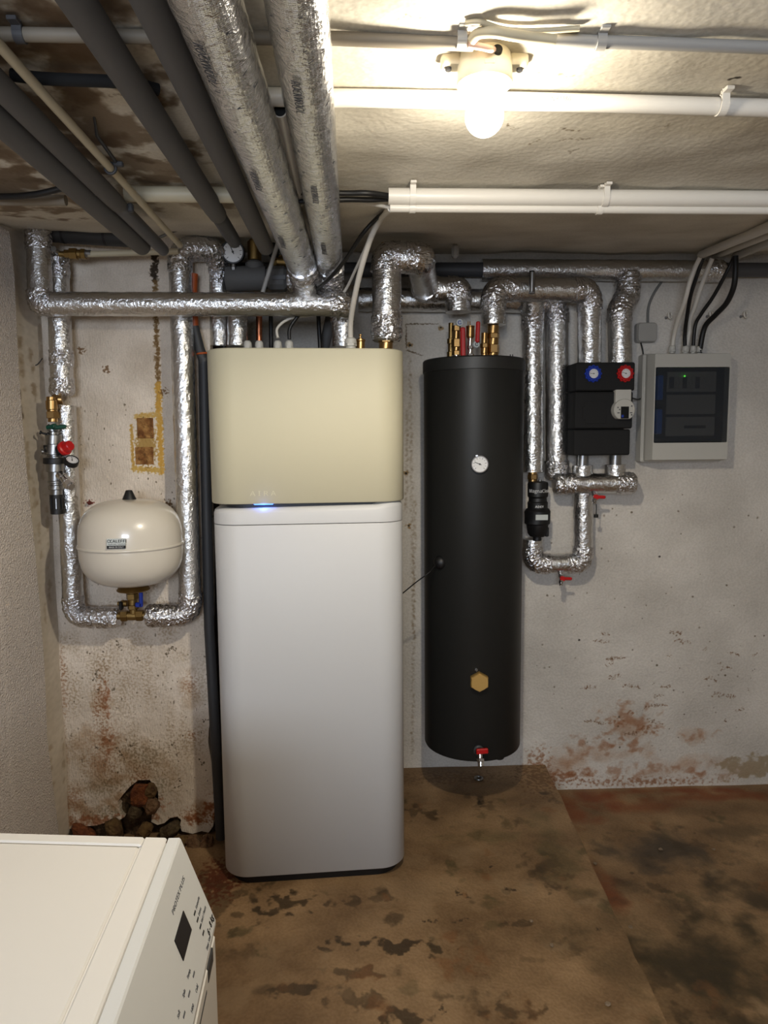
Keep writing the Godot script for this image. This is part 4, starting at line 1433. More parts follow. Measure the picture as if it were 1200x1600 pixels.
func build_left_pipes() -> void:
	foil_run("foil_pipe", "long horizontal foil-wrapped pipe crossing above the heat pump, with an upright left end", [Vector3(-0.993, 2.121, -2.36), Vector3(-0.987, 1.881, -2.33), Vector3(-0.036, 1.878, -2.33), Vector3(-0.043, 1.888, -2.48), Vector3(-0.04, 1.767, -2.49)], 0.0362, "", [true, false], 0.016)
	foil_run("foil_pipe", "short upright foil-wrapped pipe left of the expansion vessel, above the brass tee", [Vector3(-0.967, 2.055, -2.425), Vector3(-0.969, 1.723, -2.425), Vector3(-0.973, 1.606, -2.425)], 0.035, "", [true, true], 0.03)
	foil_run("foil_pipe", "foil-wrapped pipe running down behind the red-knobbed valve group and under the vessel", [Vector3(-0.965, 1.568, -2.425), Vector3(-0.975, 0.851, -2.425), Vector3(-0.825, 0.847, -2.42)], 0.033, "", [false, true], 0.05)
	foil_run("foil_pipe", "tall foil-wrapped pipe right of the expansion vessel, bent under it and over at the top", [Vector3(-0.722, 0.852, -2.42), Vector3(-0.578, 0.848, -2.425), Vector3(-0.569, 2.074, -2.425), Vector3(-0.458, 2.085, -2.47), Vector3(-0.465, 2.035, -2.53), Vector3(-0.473, 1.775, -2.54)], 0.0366, "", [true, false], 0.055)
	foil_run("foil_pipe", "stub of foil-wrapped pipe behind the heat pump's left cable glands", [Vector3(-0.399, 1.901, -2.5), Vector3(-0.403, 1.77, -2.5)], 0.033)
	# brass valve tee below the vessel
	var t := thing("brass_valve", "brass ball valve tee with a blue handle under the white expansion vessel", "valve", Vector3(-0.771, 0.855, -2.41))
	var s := Shape.new(cur)
	var c: Vector3 = Vector3(-0.771, 0.855, -2.41)
	s.stack(ax(c + Vector3(-0.05, 0, 0), Vector3.RIGHT), [[0.013, 0.012], [0.019, 0.022, 6], [0.016, 0.03], [0.019, 0.022, 6], [0.013, 0.014]])
	obj("tee", s, M.brass_old, t)
	s = Shape.new(cur)
	s.stack(ax(c + Vector3(0.004, 0.006, 0), Vector3(-0.02, 1, 0)), [[0.013, 0.018], [0.019, 0.014, 6], [0.016, 0.02], [0.021, 0.02, 6], [0.018, 0.02], [0.02, 0.012, 6]])
	obj("valve_body", s, M.brass_old, t)
	s = Shape.new(cur)
	s.stack(ax(c + Vector3(-0.016, 0.043, 0), Vector3.LEFT), [[0.011, 0.012], [0.013, 0.008, 6], [0.008, 0.012]])
	obj("side_port", s, M.brass_old, t)
	s = Shape.new(cur)
	s.box(at(c + Vector3(-0.034, 0.038, 0.008)), Vector3(0.012, 0.03, 0.02), 0.004)
	obj("cap_strap", s, M.ink, t)
	s = Shape.new(cur)
	s.box(Transform3D(Basis(Vector3.BACK, -0.03), c + Vector3(0.036, 0.06, 0.016)), Vector3(0.013, 0.052, 0.008), 0.003)
	s.box(at(c + Vector3(0.027, 0.041, 0.014)), Vector3(0.022, 0.016, 0.012), 0.003)
	obj("handle", s, M.blue, t)
	# brass coupling and white pipe between the two uprights
	t = thing("white_pipe", "white pipe with a brass coupling running level under the grey pipes at the left", "pipe", Vector3(-0.951, 2.043, -2.37))
	s = Shape.new(cur)
	s.tube([Vector3(-0.845, 2.043, -2.37), Vector3(-0.56, 2.052, -2.37)], [0.0095, 0.0095], 18)
	obj("tube", s, M.pvc_old, t)
	s = Shape.new(cur)
	s.stack(ax(Vector3(-0.937, 2.043, -2.37), Vector3.RIGHT), [[0.009, 0.018], [0.014, 0.016, 6], [0.019, 0.024, 6], [0.014, 0.012], [0.017, 0.014, 6]])
	obj("coupling", s, M.brass_old, t)
	s = Shape.new(cur)
	s.stack(ax(Vector3(-0.865, 2.045, -2.37), Vector3.RIGHT), [[0.012, 0.014], [0.0105, 0.016]])
	obj("press_sleeve", s, M.steel, t)
	s = Shape.new(cur)
	s.cyl(ax(Vector3(-0.941, 2.049, -2.37), Vector3(0, 0.1, 1)), 0.009, 0.0, 0.03, 16)
	obj("valve_spindle", s, M.steel, t)
	# brown plastic drain pipe and grey pipe in the gap beside the heat pump
	t = thing("drain_pipe", "grey vertical drain pipe with orange sockets in the gap left of the heat pump", "drain pipe", Vector3(-0.531, 1.204, -2.45))
	s = Shape.new(cur)
	s.tube([Vector3(-0.509, 1.724, -2.45), Vector3(-0.513, 1.423, -2.45), Vector3(-0.521, 0.799, -2.45), Vector3(-0.505, 0.02, -2.45)], same(0.018, 4), 20)
	obj("tube", s, M.pipe_dark, t)
	s = Shape.new(cur)
	s.tube(smooth_path([Vector3(-0.531, 2, -2.45), Vector3(-0.536, 1.923, -2.45), Vector3(-0.535, 1.825, -2.45)]), same(0.0135, 17), 20)
	obj("orange_bend", s, M.orange, t)
	s = Shape.new(cur)
	s.tube([Vector3(-0.535, 1.829, -2.45), Vector3(-0.521, 1.755, -2.45), Vector3(-0.509, 1.719, -2.45)], [0.014, 0.017, 0.018], 20)
	obj("offset", s, M.pipe_dark, t)
	s = Shape.new(cur)
	s.torus(ax(Vector3(-0.511, 1.739, -2.45), Vector3(0.1, -1, 0)), 0.0185, 0.0035)
	obj("seal_ring", s, M.orange, t)


# ---------------------------------------------------------------- pipes on the right

func build_right_pipes() -> void:
	var wall_y := 2.125
	plain_pipe("wall_pipe", "plain dark grey pipe running along the top of the back wall", "pipe", [Vector3(-0.5, wall_y, -2.935), Vector3(2.3, wall_y, -2.935)], 0.0285, M.pipe_grey)
	foil_run("foil_sleeve", "foil jacket round the grey wall pipe, above the two branch pipes on the right", [Vector3(0.515, wall_y, -2.935), Vector3(1.505, wall_y - 0.004, -2.935)], 0.041, "", [false, true])
	foil_run("foil_pipe", "foil-wrapped pipe rising from the tank's right, crossing to the pump group's left port", [Vector3(0.528, 1.876, -2.74), Vector3(0.527, 2.009, -2.74), Vector3(0.924, 2.024, -2.83), Vector3(0.943, 1.741, -2.87)], 0.0455, "", [false, false], 0.05)
	foil_run("foil_pipe", "short foil-wrapped pipe dropping from the wall pipe to the pump group's right port", [Vector3(1.111, 2.1, -2.915), Vector3(1.102, 2.016, -2.9), Vector3(1.063, 1.951, -2.875), Vector3(1.071, 1.741, -2.875)], 0.046, "", [true, false], 0.03)
	foil_run("foil_pipe", "foil-wrapped wall pipe behind the tank fittings, dropping just left of the pump group", [Vector3(0.017, 2.008, -2.93), Vector3(0.823, 1.999, -2.93), Vector3(0.834, 1.278, -2.925)], 0.0455, "", [false, true], 0.06)
	var t := foil_run("foil_pipe", "upright foil-wrapped pipe beside the dark tank, ending above the black filter", [Vector3(0.706, 2.004, -2.86), Vector3(0.717, 1.921, -2.9), Vector3(0.725, 1.309, -2.9)], 0.0425, "", [false, false], 0.04)
	t = thing("air_vent", "slim black-capped steel air vent on the foil pipes right of the tank", "air vent", Vector3(0.664, 1.989, -2.7))
	var s := Shape.new(cur)
	s.stack(at(Vector3(0.664, 1.984, -2.7)), [[0.012, 0.006, 6], [0.0115, 0.072]])
	obj("vent_body", s, M.steel, t)
	s = Shape.new(cur)
	s.cyl(at(Vector3(0.663, 2.056, -2.7)), 0.0095, 0, 0.011, 18)
	obj("cap", s, M.ink, t)
	foil_run("foil_pipe", "short fat foil-wrapped header lying level under the pump group", [Vector3(0.813, 1.26, -2.87), Vector3(1.137, 1.259, -2.87)], 0.0405, "", [true, true])
	foil_run("foil_pipe", "U-shaped foil-wrapped pipe below the black filter and the header", [Vector3(0.729, 1.03, -2.9), Vector3(0.73, 0.925, -2.9), Vector3(0.944, 0.921, -2.9), Vector3(0.937, 1.241, -2.9)], 0.0395, "", [false, false], 0.045)
	var k := 0
	for p in [[Vector3(0.929, 1.292, -2.885), Vector3(0.928, 1.334, -2.885), Vector3(0.927, 1.379, -2.885)], [Vector3(1.065, 1.291, -2.885), Vector3(1.064, 1.336, -2.885), Vector3(1.063, 1.38, -2.885)]]:
		foil_run("foil_stub", ["short foil collar under the pump group below the blue dial", "short foil collar under the pump group below the red dial"][k], [p[0], p[1]], 0.0405)
		s = Shape.new(cur)
		s.tube([p[1], p[2]], [0.024, 0.024], 20)
		obj("union", s, M.steel, self.find_child("foil_stub" if k == 0 else "foil_stub_001", false, false))
		k += 1
	foil_run("foil_pipe", "thick foil-wrapped pipe rising from the heat pump's right end, bent over to the right", [Vector3(0.106, 1.776, -2.4), Vector3(0.108, 2.04, -2.4), Vector3(0.215, 2.04, -2.4), Vector3(0.27, 2.011, -2.75), Vector3(0.395, 2.006, -2.75), Vector3(0.395, 1.926, -2.75)], 0.0475, "", [true, false], 0.014)
	t = thing("brass_nipple", "brass nipple joining the thick bent foil pipe to the heat pump's top", "fitting", Vector3(0.103, 1.755, -2.4))
	s = Shape.new(cur)
	s.stack(at(Vector3(0.103, 1.745, -2.4)), [[0.023, 0.022], [0.0255, 0.01, 6], [0.021, 0.016]])
	obj("nipple", s, M.brass, t)
	t = thing("bleed_screw", "tiny brass bleed screw on top of the thick bent foil pipe", "screw", Vector3(0.097, 2.07, -2.4))
	s = Shape.new(cur)
	s.stack(at(Vector3(0.097, 2.07, -2.4)), [[0.003, 0.014], [0.006, 0.005, 6]])
	obj("screw", s, M.brass, t)
	t = thing("pipe_clamp", "black clamp on the grey wall pipe at the bent foil pipe's right end", "clamp", Vector3(0.313, 2.121, -2.9))
	s = Shape.new(cur)
	s.tube([Vector3(0.298, wall_y, -2.935), Vector3(0.325, wall_y, -2.935)], [0.034, 0.034], 24)
	s.box(at(Vector3(0.311, wall_y, -2.90)), Vector3(0.014, 0.05, 0.02), 0.003)
	obj("band", s, M.black, t)
	t = thing("ceiling_hook", "small grey pipe bracket hanging from the dark ceiling above the wall pipe", "bracket", Vector3(0.375, 2.157, -2.7))
	s = Shape.new(cur)
	s.box(at(Vector3(0.375, 2.137, -2.7)), Vector3(0.026, 0.05, 0.03), 0.008)
	s.cyl(at(Vector3(0.375, 2.137, -2.7)), 0.006, 0.0, 0.06, 10)
	obj("bracket", s, M.conduit, t)

	# fittings on the tank's lid
	var y := 1.742
	t = thing("brass_riser", "leftmost thin brass riser on the dark tank's lid", "fitting", Vector3(0.374, y, -2.80))
	s = Shape.new(cur)
	s.stack(at(cur), [[0.013, 0.022], [0.016, 0.02, 6], [0.012, 0.03], [0.015, 0.02, 6], [0.01, 0.06]])
	obj("riser", s, M.brass_old, t)
	t = thing("ball_valve", "brass ball valve with a long red lever on the left of the tank's lid", "valve", Vector3(0.386, y, -2.74))
	s = Shape.new(cur)
	s.stack(at(cur), [[0.016, 0.022]])
	obj("chrome_collar", s, M.chrome, t)
	s = Shape.new(cur)
	s.stack(at(cur + Vector3(0, 0.022, 0)), [[0.017, 0.016, 6], [0.015, 0.014], [0.019, 0.03, 6], [0.014, 0.03], [0.017, 0.02, 6]])
	obj("valve_body", s, M.brass, t)
	s = Shape.new(cur)
	s.box(Transform3D(Basis(Vector3.BACK, 0.02), cur + Vector3(0.021, 0.068, 0.03)), Vector3(0.019, 0.108, 0.009), 0.004)
	obj("lever", s, M.red, t)
	s = Shape.new(cur)
	s.cyl(ax(cur + Vector3(0.008, 0.14, 0.012), Vector3(0.1, 0, 1)), 0.013, 0.0, 0.014, 20)
	obj("indicator_disc", s, M.label, t)
	s = Shape.new(cur)
	s.torus(ax(cur + Vector3(0.009, 0.14, 0.0265), Vector3(0.1, 0, 1)), 0.006, 0.0014, 0.3, TAU * 0.9, 16, 6)
	obj("indicator_mark", s, M.blue, t)
	t = thing("air_valve", "middle brass air valve with an upright red lever on the tank's lid", "valve", Vector3(0.433, y, -2.70))
	s = Shape.new(cur)
	s.stack(at(cur), [[0.015, 0.022, 6], [0.009, 0.018], [0.012, 0.012, 6], [0.009, 0.028]])
	obj("valve_body", s, M.chrome, t)
	s = Shape.new(cur)
	s.stack(at(cur + Vector3(0, 0.08, 0)), [[0.013, 0.004], [0.0155, 0.036], [0.0165, 0.005]])
	obj("brass_cup", s, M.brass, t)
	s = Shape.new(cur)
	for q in 2:
		s.cyl(at(cur + Vector3(-0.008 + q * 0.007, 0.124, 0)), 0.0018, 0, 0.018, 8, 0.0003)
	obj("pin", s, M.brass, t)
	s = Shape.new(cur)
	s.box(Transform3D(Basis(Vector3.BACK, -0.04), cur + Vector3(0.025, 0.10, 0.02)), Vector3(0.016, 0.078, 0.009), 0.004)
	obj("lever", s, M.red, t)
	s = Shape.new(cur)
	s.cyl(ax(cur + Vector3(0.018, 0.055, 0.008), Vector3(0.25, 0, 1)), 0.0125, 0.0, 0.012, 20)
	obj("indicator_disc", s, M.label, t)
	s = Shape.new(cur)
	s.torus(ax(cur + Vector3(0.021, 0.055, 0.0205), Vector3(0.25, 0, 1)), 0.0055, 0.0014, 0.3, TAU * 0.9, 16, 6)
	obj("indicator_mark", s, M.grey_ink, t)
	t = thing("brass_riser", "smaller brass riser under the foil pipe on the right of the tank's lid", "fitting", Vector3(0.492, y, -2.73))
	s = Shape.new(cur)
	s.stack(at(cur), [[0.015, 0.018], [0.013, 0.008], [0.014, 0.022], [0.016, 0.016, 6], [0.012, 0.04]])
	obj("riser", s, M.brass, t)
	t = thing("brass_riser", "thick steel-footed brass riser under the foil pipe at the tank lid's right", "fitting", Vector3(0.527, y, -2.74))
	s = Shape.new(cur)
	s.stack(at(cur), [[0.020, 0.02]])
	obj("steel_foot", s, M.chrome, t)
	s = Shape.new(cur)
	s.stack(at(cur + Vector3(0, 0.02, 0)), [[0.021, 0.01], [0.0235, 0.03, 6], [0.021, 0.024], [0.024, 0.018, 6], [0.022, 0.03]])
	obj("riser", s, M.brass, t)


# ---------------------------------------------------------------- expansion vessel

func build_vessel() -> void:
	var c: Vector3 = Vector3(-0.737, 1.119, -2.325)
	var t := thing("expansion_vessel", "round glossy white expansion vessel with a seam round its middle", "expansion vessel", c)
	var s := Shape.new(cur)
	var prof := []
	for k in 25:
		var a := lerpf(-PI / 2, PI / 2, k / 24.0)
		var high := 0.143 if a > 0 else 0.139
		var e := 2.0 / (2.9 if a > 0 else 3.0)
		prof.append(Vector2(0.1625 * pow(maxf(0.0, cos(a)), e), signf(a) * high * pow(absf(sin(a)), e)))
	prof[0].x = 0.0
	prof[-1].x = 0.0
	s.lathe(at(c), prof, 72, 60.0)
	obj("shell", s, M.vessel, t)
	s = Shape.new(cur)
	s.lathe(at(c + Vector3(0, -0.004, 0)), [Vector2(0.16, -0.006), Vector2(0.1645, -0.005), Vector2(0.166, 0.0), Vector2(0.1645, 0.004), Vector2(0.16, 0.006)], 72, 80.0)
	obj("seam_bead", s, M.vessel, t)
	s = Shape.new(cur)
	s.lathe(at(c + Vector3(0, 0.135, 0)), [Vector2(0.024, 0), Vector2(0.0225, 0.006), Vector2(0.011, 0.034), Vector2(0.009, 0.037), Vector2(0, 0.038)], 28)
	obj("valve_cap", s, M.black, t)
	s = Shape.new(cur)
	s.lathe(at(c), [Vector2(0.015, -0.159), Vector2(0.05, -0.158), Vector2(0.053, -0.155), Vector2(0.046, -0.145), Vector2(0.03, -0.135)], 40)
	obj("foot_flange", s, M.brass_old, t)
	# sticker
	var d: Vector3 = (Vector3(-0.73, 1.163, -2.16) - c)
	d.y = 0
	d = d.normalized()
	var f := Transform3D(Basis(Vector3.UP.cross(d), Vector3.UP, d), c + d * 0.1645 + Vector3(0, 0.021, 0))
	f.basis = f.basis.rotated(f.basis.x.normalized(), -0.10)
	s = Shape.new(cur)
	s.box(f, Vector3(0.056, 0.031, 0.0016), 0.0004)
	var sticker := obj("sticker", s, M.label, t)
	s = Shape.new(cur)
	s.box(f * at(Vector3(0, -0.0105, 0.0006)), Vector3(0.056, 0.0098, 0.0012), 0.0002)
	obj("black_stripe", s, M.ink, sticker)
	letters("lettering", "CALEFFI", 0.0085, f * at(Vector3(0.006, 0.0075, 0.0009)), M.ink, sticker, 0.0004, 0.0, "Droid Sans", 1.1, true)
	letters("lettering", "Hydronic Solutions", 0.0032, f * at(Vector3(0.003, -0.0015, 0.0009)), M.ink, sticker, 0.0004)
	letters("lettering", "MADE IN ITALY", 0.0042, f * at(Vector3(0, -0.0105, 0.0013)), M.white_ink, sticker, 0.0004)
	s = Shape.new(cur)
	s.torus(Transform3D(f.basis * Basis(Vector3.RIGHT, PI / 2), f * Vector3(-0.0215, 0.0078, 0.001)), 0.004, 0.0008, 0.6, TAU - 0.3, 16, 6)
	obj("round_emblem", s, M.ink, sticker)
	s = Shape.new(c + Vector3(0, 0, -0.16))
	s.box(at(Vector3(c.x, c.y - 0.004, -2.496)), Vector3(0.12, 0.03, 0.012), 0.003)
	obj("wall_bracket", s, M.pipe_dark, t).position = Vector3(0, 0, -0.16)


# ---------------------------------------------------------------- filling valve group on the left

func build_filling_group() -> void:
	var t := thing("filling_valve", "chrome filling valve group with a red knob, small gauge and black perforated cap", "valve group", Vector3(-0.985, 1.429, -2.37))
	var s := Shape.new(cur)
	var top: Vector3 = Vector3(-0.986, 1.495, -2.37)
	var down: Vector3 = (Vector3(-0.987, 1.218, -2.37) - top).normalized()
	var f := ax(top, down)
	# brass elbow from the wall pipe
	s.stack(ax(Vector3(-0.964, 1.588, -2.4), Vector3(-1, -0.15, 0.25)), [[0.016, 0.012], [0.019, 0.016, 6]])
	s.stack(ax(Vector3(-0.989, 1.595, -2.375), Vector3(0.02, -1, 0)), [[0.015, 0.012], [0.018, 0.03], [0.016, 0.006], [0.02, 0.022, 6], [0.015, 0.012]])
	obj("brass_elbow", s, M.brass, t)
	s = Shape.new(cur)
	s.stack(f, [[0.019, 0.012], [0.015, 0.012], [0.025, 0.03], [0.03, 0.034], [0.024, 0.006], [0.027, 0.012], [0.033, 0.004], [0.028, 0.034], [0.0225, 0.03], [0.026, 0.006], [0.0215, 0.008], [0.024, 0.014], [0.019, 0.018]])
	obj("valve_body", s, M.steel, t)
	s = Shape.new(cur)
	s.cyl(f, 0.0355, 0.098, 0.118, 28, 0.002)
	obj("black_collar", s, M.black, t)
	s = Shape.new(cur)
	s.stack(ax(Vector3(-1, 1.495, -2.36), Vector3(1, 0.1, 0.3)), [[0.008, 0.02], [0.01, 0.012]])
	s.box(Transform3D(Basis(Vector3.BACK, 0.1), Vector3(-0.947, 1.496, -2.335)), Vector3(0.036, 0.013, 0.013), 0.004)
	obj("green_handle", s, M.green, t)
	s = Shape.new(cur)
	s.stack(ax(Vector3(-0.993, 1.47, -2.36), Vector3(-1, 0.35, 0.3)), [[0.008, 0.01], [0.0035, 0.016], [0.006, 0.006]])
	s.stack(ax(Vector3(-0.98, 1.487, -2.36), Vector3(-1, 0.9, 0.2)), [[0.004, 0.016], [0.0055, 0.008]])
	obj("test_nipple", s, M.ink, t)
	s = Shape.new(cur)
	s.stack(ax(Vector3(-0.992, 1.421, -2.36), Vector3(-1, -0.15, 0.5)), [[0.013, 0.014], [0.0095, 0.008], [0.008, 0.008]])
	obj("plug_port", s, M.steel, t)
	s = Shape.new(cur)
	s.torus(ax(Vector3(-1.006, 1.427, -2.345), Vector3(-1, -0.15, 0.5)), 0.009, 0.0028)
	obj("seal_ring", s, M.ink, t)
	# relief valve knob
	var k := ax(Vector3(-0.961, 1.42, -2.355), Vector3(1, 0.42, 0.5))
	s = Shape.new(cur)
	s.stack(k, [[0.02, 0.012], [0.021, 0.005]])
	obj("knob_seat", s, M.black, t)
	s = Shape.new(cur)
	s.lathe(k, [Vector2(0.0235, 0.016), Vector2(0.0235, 0.026), Vector2(0.0185, 0.029), Vector2(0.0165, 0.048), Vector2(0.014, 0.051), Vector2(0, 0.051)], 12, 20.0)
	obj("red_knob", s, M.red, t)
	# small gauge facing up and right
	var g: Vector3 = Vector3(-0.925, 1.377, -2.345)
	dial_gauge("", "", "", g, Vector3(0.45, 0.75, 0.5).normalized(), 0.0215, M.black, 0.02, "", 1.9, false, t)
	s = Shape.new(cur)
	s.stack(ax(Vector3(-0.97, 1.343, -2.36), Vector3(0.85, -0.7, 0.5)), [[0.015, 0.02], [0.013, 0.018], [0.016, 0.006], [0.0175, 0.02, 6], [0.013, 0.006]])
	obj("outlet_union", s, M.chrome, t)
	# perforated cap: a slotted cage round a pale core
	var cap := ax(Vector3(-0.987, 1.276, -2.37), down)
	s = Shape.new(cur)
	s.cyl(cap, 0.0155, 0.0, 0.05, 20)
	obj("cap_core", s, M.steel, t)
	s = Shape.new(cur)
	s.cyl(cap, 0.0215, 0.0, 0.012, 24)
	s.cyl(cap, 0.0215, 0.046, 0.064, 24)
	for i in 8:
		var a := TAU * i / 8 + 0.2
		s.box(cap * Transform3D(Basis(Vector3.UP, a), Basis(Vector3.UP, a) * Vector3(0.0185, 0.03, 0)), Vector3(0.006, 0.04, 0.009), 0.001)
	obj("cap_cage", s, M.black, t)


# ---------------------------------------------------------------- pump group

func build_pump_group() -> void:
	var x0 := 0.868
	var x1 := 1.106
	var xc := (x0 + x1) / 2
	var t := thing("pump_group", "black foam-cased heating pump group with a blue and a red dial on the back wall", "pump group", Vector3(xc, 1.56, -2.985))
	var s := Shape.new(cur)
	s.box(at(Vector3(xc - 0.002, 1.56, -2.945)), Vector3(x1 - x0 + 0.006, 0.365, 0.08), 0.008)
	obj("rear_shell", s, M.black_foam, t)
	for r in [[1.631, 1.742, 0.0, 0.10], [1.482, 1.628, -0.004, 0.097], [1.376, 1.479, -0.01, 0.094]]:
		s = Shape.new(cur)
		s.prism(Transform3D(Basis.IDENTITY, Vector3(xc + r[2] * 0.5, (r[0] + r[1]) / 2, -2.905)), rrect(x1 - x0 + r[2], r[1] - r[0], 0.008, 4), 0.0, r[3], 0.006)
		obj("front_shell", s, M.black_foam, t)
	s = Shape.new(cur)
	s.box(at(Vector3(xc - 0.035, 1.545, -2.8065)), Vector3(0.085, 0.085, 0.002), 0.0008)
	s.box(at(Vector3(xc - 0.082, 1.545, -2.8065)), Vector3(0.012, 0.05, 0.002), 0.0008)
	obj("moulded_panel", s, M.black_foam, t)
	var k := 0
	for p in [Vector3(0.935, 1.697, -2.803), Vector3(1.063, 1.697, -2.803)]:
		var rim := Shape.new(cur)
		var m: Material = M.blue if k == 0 else M.red
		rim.cyl(ax(p, Vector3(0, 0, 1)), 0.031, 0.0, 0.010, 40, 0.002)
		for i in 12:
			var a := TAU * i / 12
			rim.cyl(ax(p + Vector3(cos(a), sin(a), 0) * 0.0295, Vector3(0, 0, 1)), 0.005, 0.0, 0.010, 10)
		var o := obj("dial_knob", rim, m, t, ["blue dial knob", "red dial knob"][k])
		var save := cur
		dial_gauge("", "", "", p + Vector3(0, 0, 0.006), Vector3(0, 0, 1), 0.0215, m, 0.01, "", 3.14 if k == 0 else 2.85, false, o)
		cur = save
		k += 1
	# controller of the pump
	var c: Vector3 = Vector3(1.056, 1.555, -2.775)
	s = Shape.new(cur)
	s.prism(Transform3D(Basis.IDENTITY, Vector3(c.x, c.y + 0.042, -2.82)), rrect(0.063, 0.075, 0.004, 3), 0.0, 0.03, 0.002)
	obj("controller_neck", s, M.box_grey, t)
	s = Shape.new(cur)
	var ps := []
	for i in 40:
		var a := TAU * i / 40
		ps.append(Vector2(cos(a) * 0.0425, maxf(sin(a) * 0.0425, -0.036)))
	s.prism(Transform3D(Basis.IDENTITY, Vector3(c.x, c.y, -2.815)), ps, 0.0, 0.04, 0.003)
	var head := obj("controller_head", s, M.box_grey, t)
	s = Shape.new(cur)
	s.box(at(Vector3(c.x + 0.001, c.y - 0.011, -2.7748)), Vector3(0.032, 0.047, 0.0016), 0.0004)
	obj("display", s, M.black_gloss, head)
	s = Shape.new(cur)
	s.box(at(Vector3(c.x - 0.008, c.y - 0.025, -2.7738)), Vector3(0.008, 0.010, 0.001), 0.0)
	obj("display_icon", s, M.blue, head)
	s = Shape.new(cur)
	for q in [[-0.027, 0.009], [0.028, 0.014], [-0.02, 0.001], [0.028, -0.02]]:
		s.cyl(ax(Vector3(c.x + q[0], c.y + q[1], -2.7752), Vector3(0, 0, 1)), 0.003, 0.0, 0.0012, 12, 0.0002)
	obj("button", s, M.grey_ink, head)
	s = Shape.new(cur)
	s.box(at(Vector3(c.x - 0.024, c.y - 0.012, -2.7748)), Vector3(0.01, 0.004, 0.0008), 0.0)
	s.box(at(Vector3(c.x + 0.026, c.y - 0.012, -2.7748)), Vector3(0.01, 0.004, 0.0008), 0.0)
	obj("button_legend", s, M.grey_ink, head)

	# magnetic filter
	var f: Vector3 = Vector3(0.738, 1.146, -2.86)
	t = thing("magnetic_filter", "black magnetic dirt filter under the upright foil pipe beside the tank", "filter", f)
	f.y = 0
	s = Shape.new(cur)
	var yt: float = Vector3(0.737, 1.272, -2.86).y
	var yb: float = Vector3(0.74, 1.046, -2.86).y
	var h := yt - yb
	s.lathe(at(f), [Vector2(0.0405, yt - h * 0.52), Vector2(0.041, yt - h * 0.38), Vector2(0.037, yt - h * 0.36), Vector2(0.036, yt - h * 0.3), Vector2(0.041, yt - h * 0.27), Vector2(0.042, yt - 0.012), Vector2(0.04, yt - 0.004), Vector2(0.03, yt), Vector2(0, yt)], 40)
	obj("canister", s, M.black, t)
	s = Shape.new(cur)
	s.lathe(at(f), [Vector2(0, yb), Vector2(0.03, yb), Vector2(0.04, yb + h * 0.06), Vector2(0.046, yb + h * 0.22), Vector2(0.053, yb + h * 0.24), Vector2(0.054, yb + h * 0.46), Vector2(0.048, yb + h * 0.5), Vector2(0.036, yb + h * 0.53)], 10)
	obj("clamp_ring", s, M.black, t)
	s = Shape.new(cur)
	s.stack(at(Vector3(f.x, yb - 0.018, f.z)), [[0.017, 0.02]])
	s.box(at(Vector3(f.x + 0.036, yb + 0.02, f.z + 0.01)), Vector3(0.016, 0.04, 0.02), 0.004)
	obj("drain_nub", s, M.black, t)
	s = Shape.new(cur)
	s.stack(at(Vector3(f.x - 0.018, yt - 0.004, f.z - 0.015)), [[0.018, 0.012], [0.021, 0.02, 6], [0.018, 0.018]])
	obj("brass_union", s, M.brass, t)
	s = Shape.new(cur)
	s.stack(at(Vector3(f.x + 0.006, yt, f.z + 0.01)), [[0.006, 0.008], [0.003, 0.008]])
	obj("bleed_screw", s, M.steel, t)
	s = Shape.new(cur)
	s.box(at(Vector3(f.x + 0.004, yb + h * 0.37, f.z + 0.0525)), Vector3(0.05, 0.022, 0.003), 0.0006)
	obj("sticker", s, M.label, t)
	letters("lettering", "MagnaClean", 0.0135, Transform3D(Basis(Vector3.UP, 0.05), Vector3(f.x, yt - h * 0.165, f.z)) * at(Vector3(0, 0, 0.0418)), M.white_ink, t, 0.0006, 0.0418)
	letters("lettering", "ADEY", 0.0085, Transform3D(Basis(Vector3.UP, -0.05), Vector3(f.x, yt - h * 0.445, f.z)) * at(Vector3(0, 0, 0.0408)), M.white_ink, t, 0.0006, 0.041, "Droid Sans", 1.2, true)
	# service pipe loop from the filter's back into the wall header
	k = 0
	for r in [[Vector3(0.969, 1.207, -2.85), "red-handled drain cock under the header, with a cap on a black strap"], [Vector3(0.844, 0.869, -2.87), "red-handled drain cock under the U-shaped foil pipe"]]:
		t = thing("drain_cock", r[1], "valve", r[0])
		var p: Vector3 = r[0]
		s = Shape.new(cur)
		s.stack(ax(p + Vector3(0, 0.022, -0.02), Vector3(0, -0.6, 0.7)), [[0.01, 0.018], [0.012, 0.012, 6], [0.009, 0.012]])
		s.stack(ax(p + Vector3(-0.004, 0.002, 0.012), Vector3(-0.15, -0.9, 0.5)), [[0.008, 0.012], [0.0105, 0.012], [0.008, 0.01]])
		obj("valve_body", s, M.chrome, t)
		s = Shape.new(cur)
		s.box(Transform3D(Basis(Vector3.BACK, -0.05), p + Vector3(0.018, 0.0, 0.018)), Vector3(0.044, 0.013, 0.01), 0.004)
		s.cyl(ax(p + Vector3(0.0, 0.0, 0.01), Vector3(0, 0, 1)), 0.011, 0.0, 0.014, 16)
		obj("handle", s, M.red, t)
		if k == 0:
			s = Shape.new(cur)
			s.tube(smooth_path([p + Vector3(0.002, -0.01, 0.012), p + Vector3(0.004, -0.04, 0.014), p + Vector3(0.004, -0.072, 0.012)]), same(0.002, 17), 8)
			s.cyl(at(p + Vector3(0.004, -0.084, 0.012)), 0.009, 0.0, 0.013, 16)
			obj("cap_on_strap", s, M.ink, t)
		k += 1


# ---------------------------------------------------------------- control box

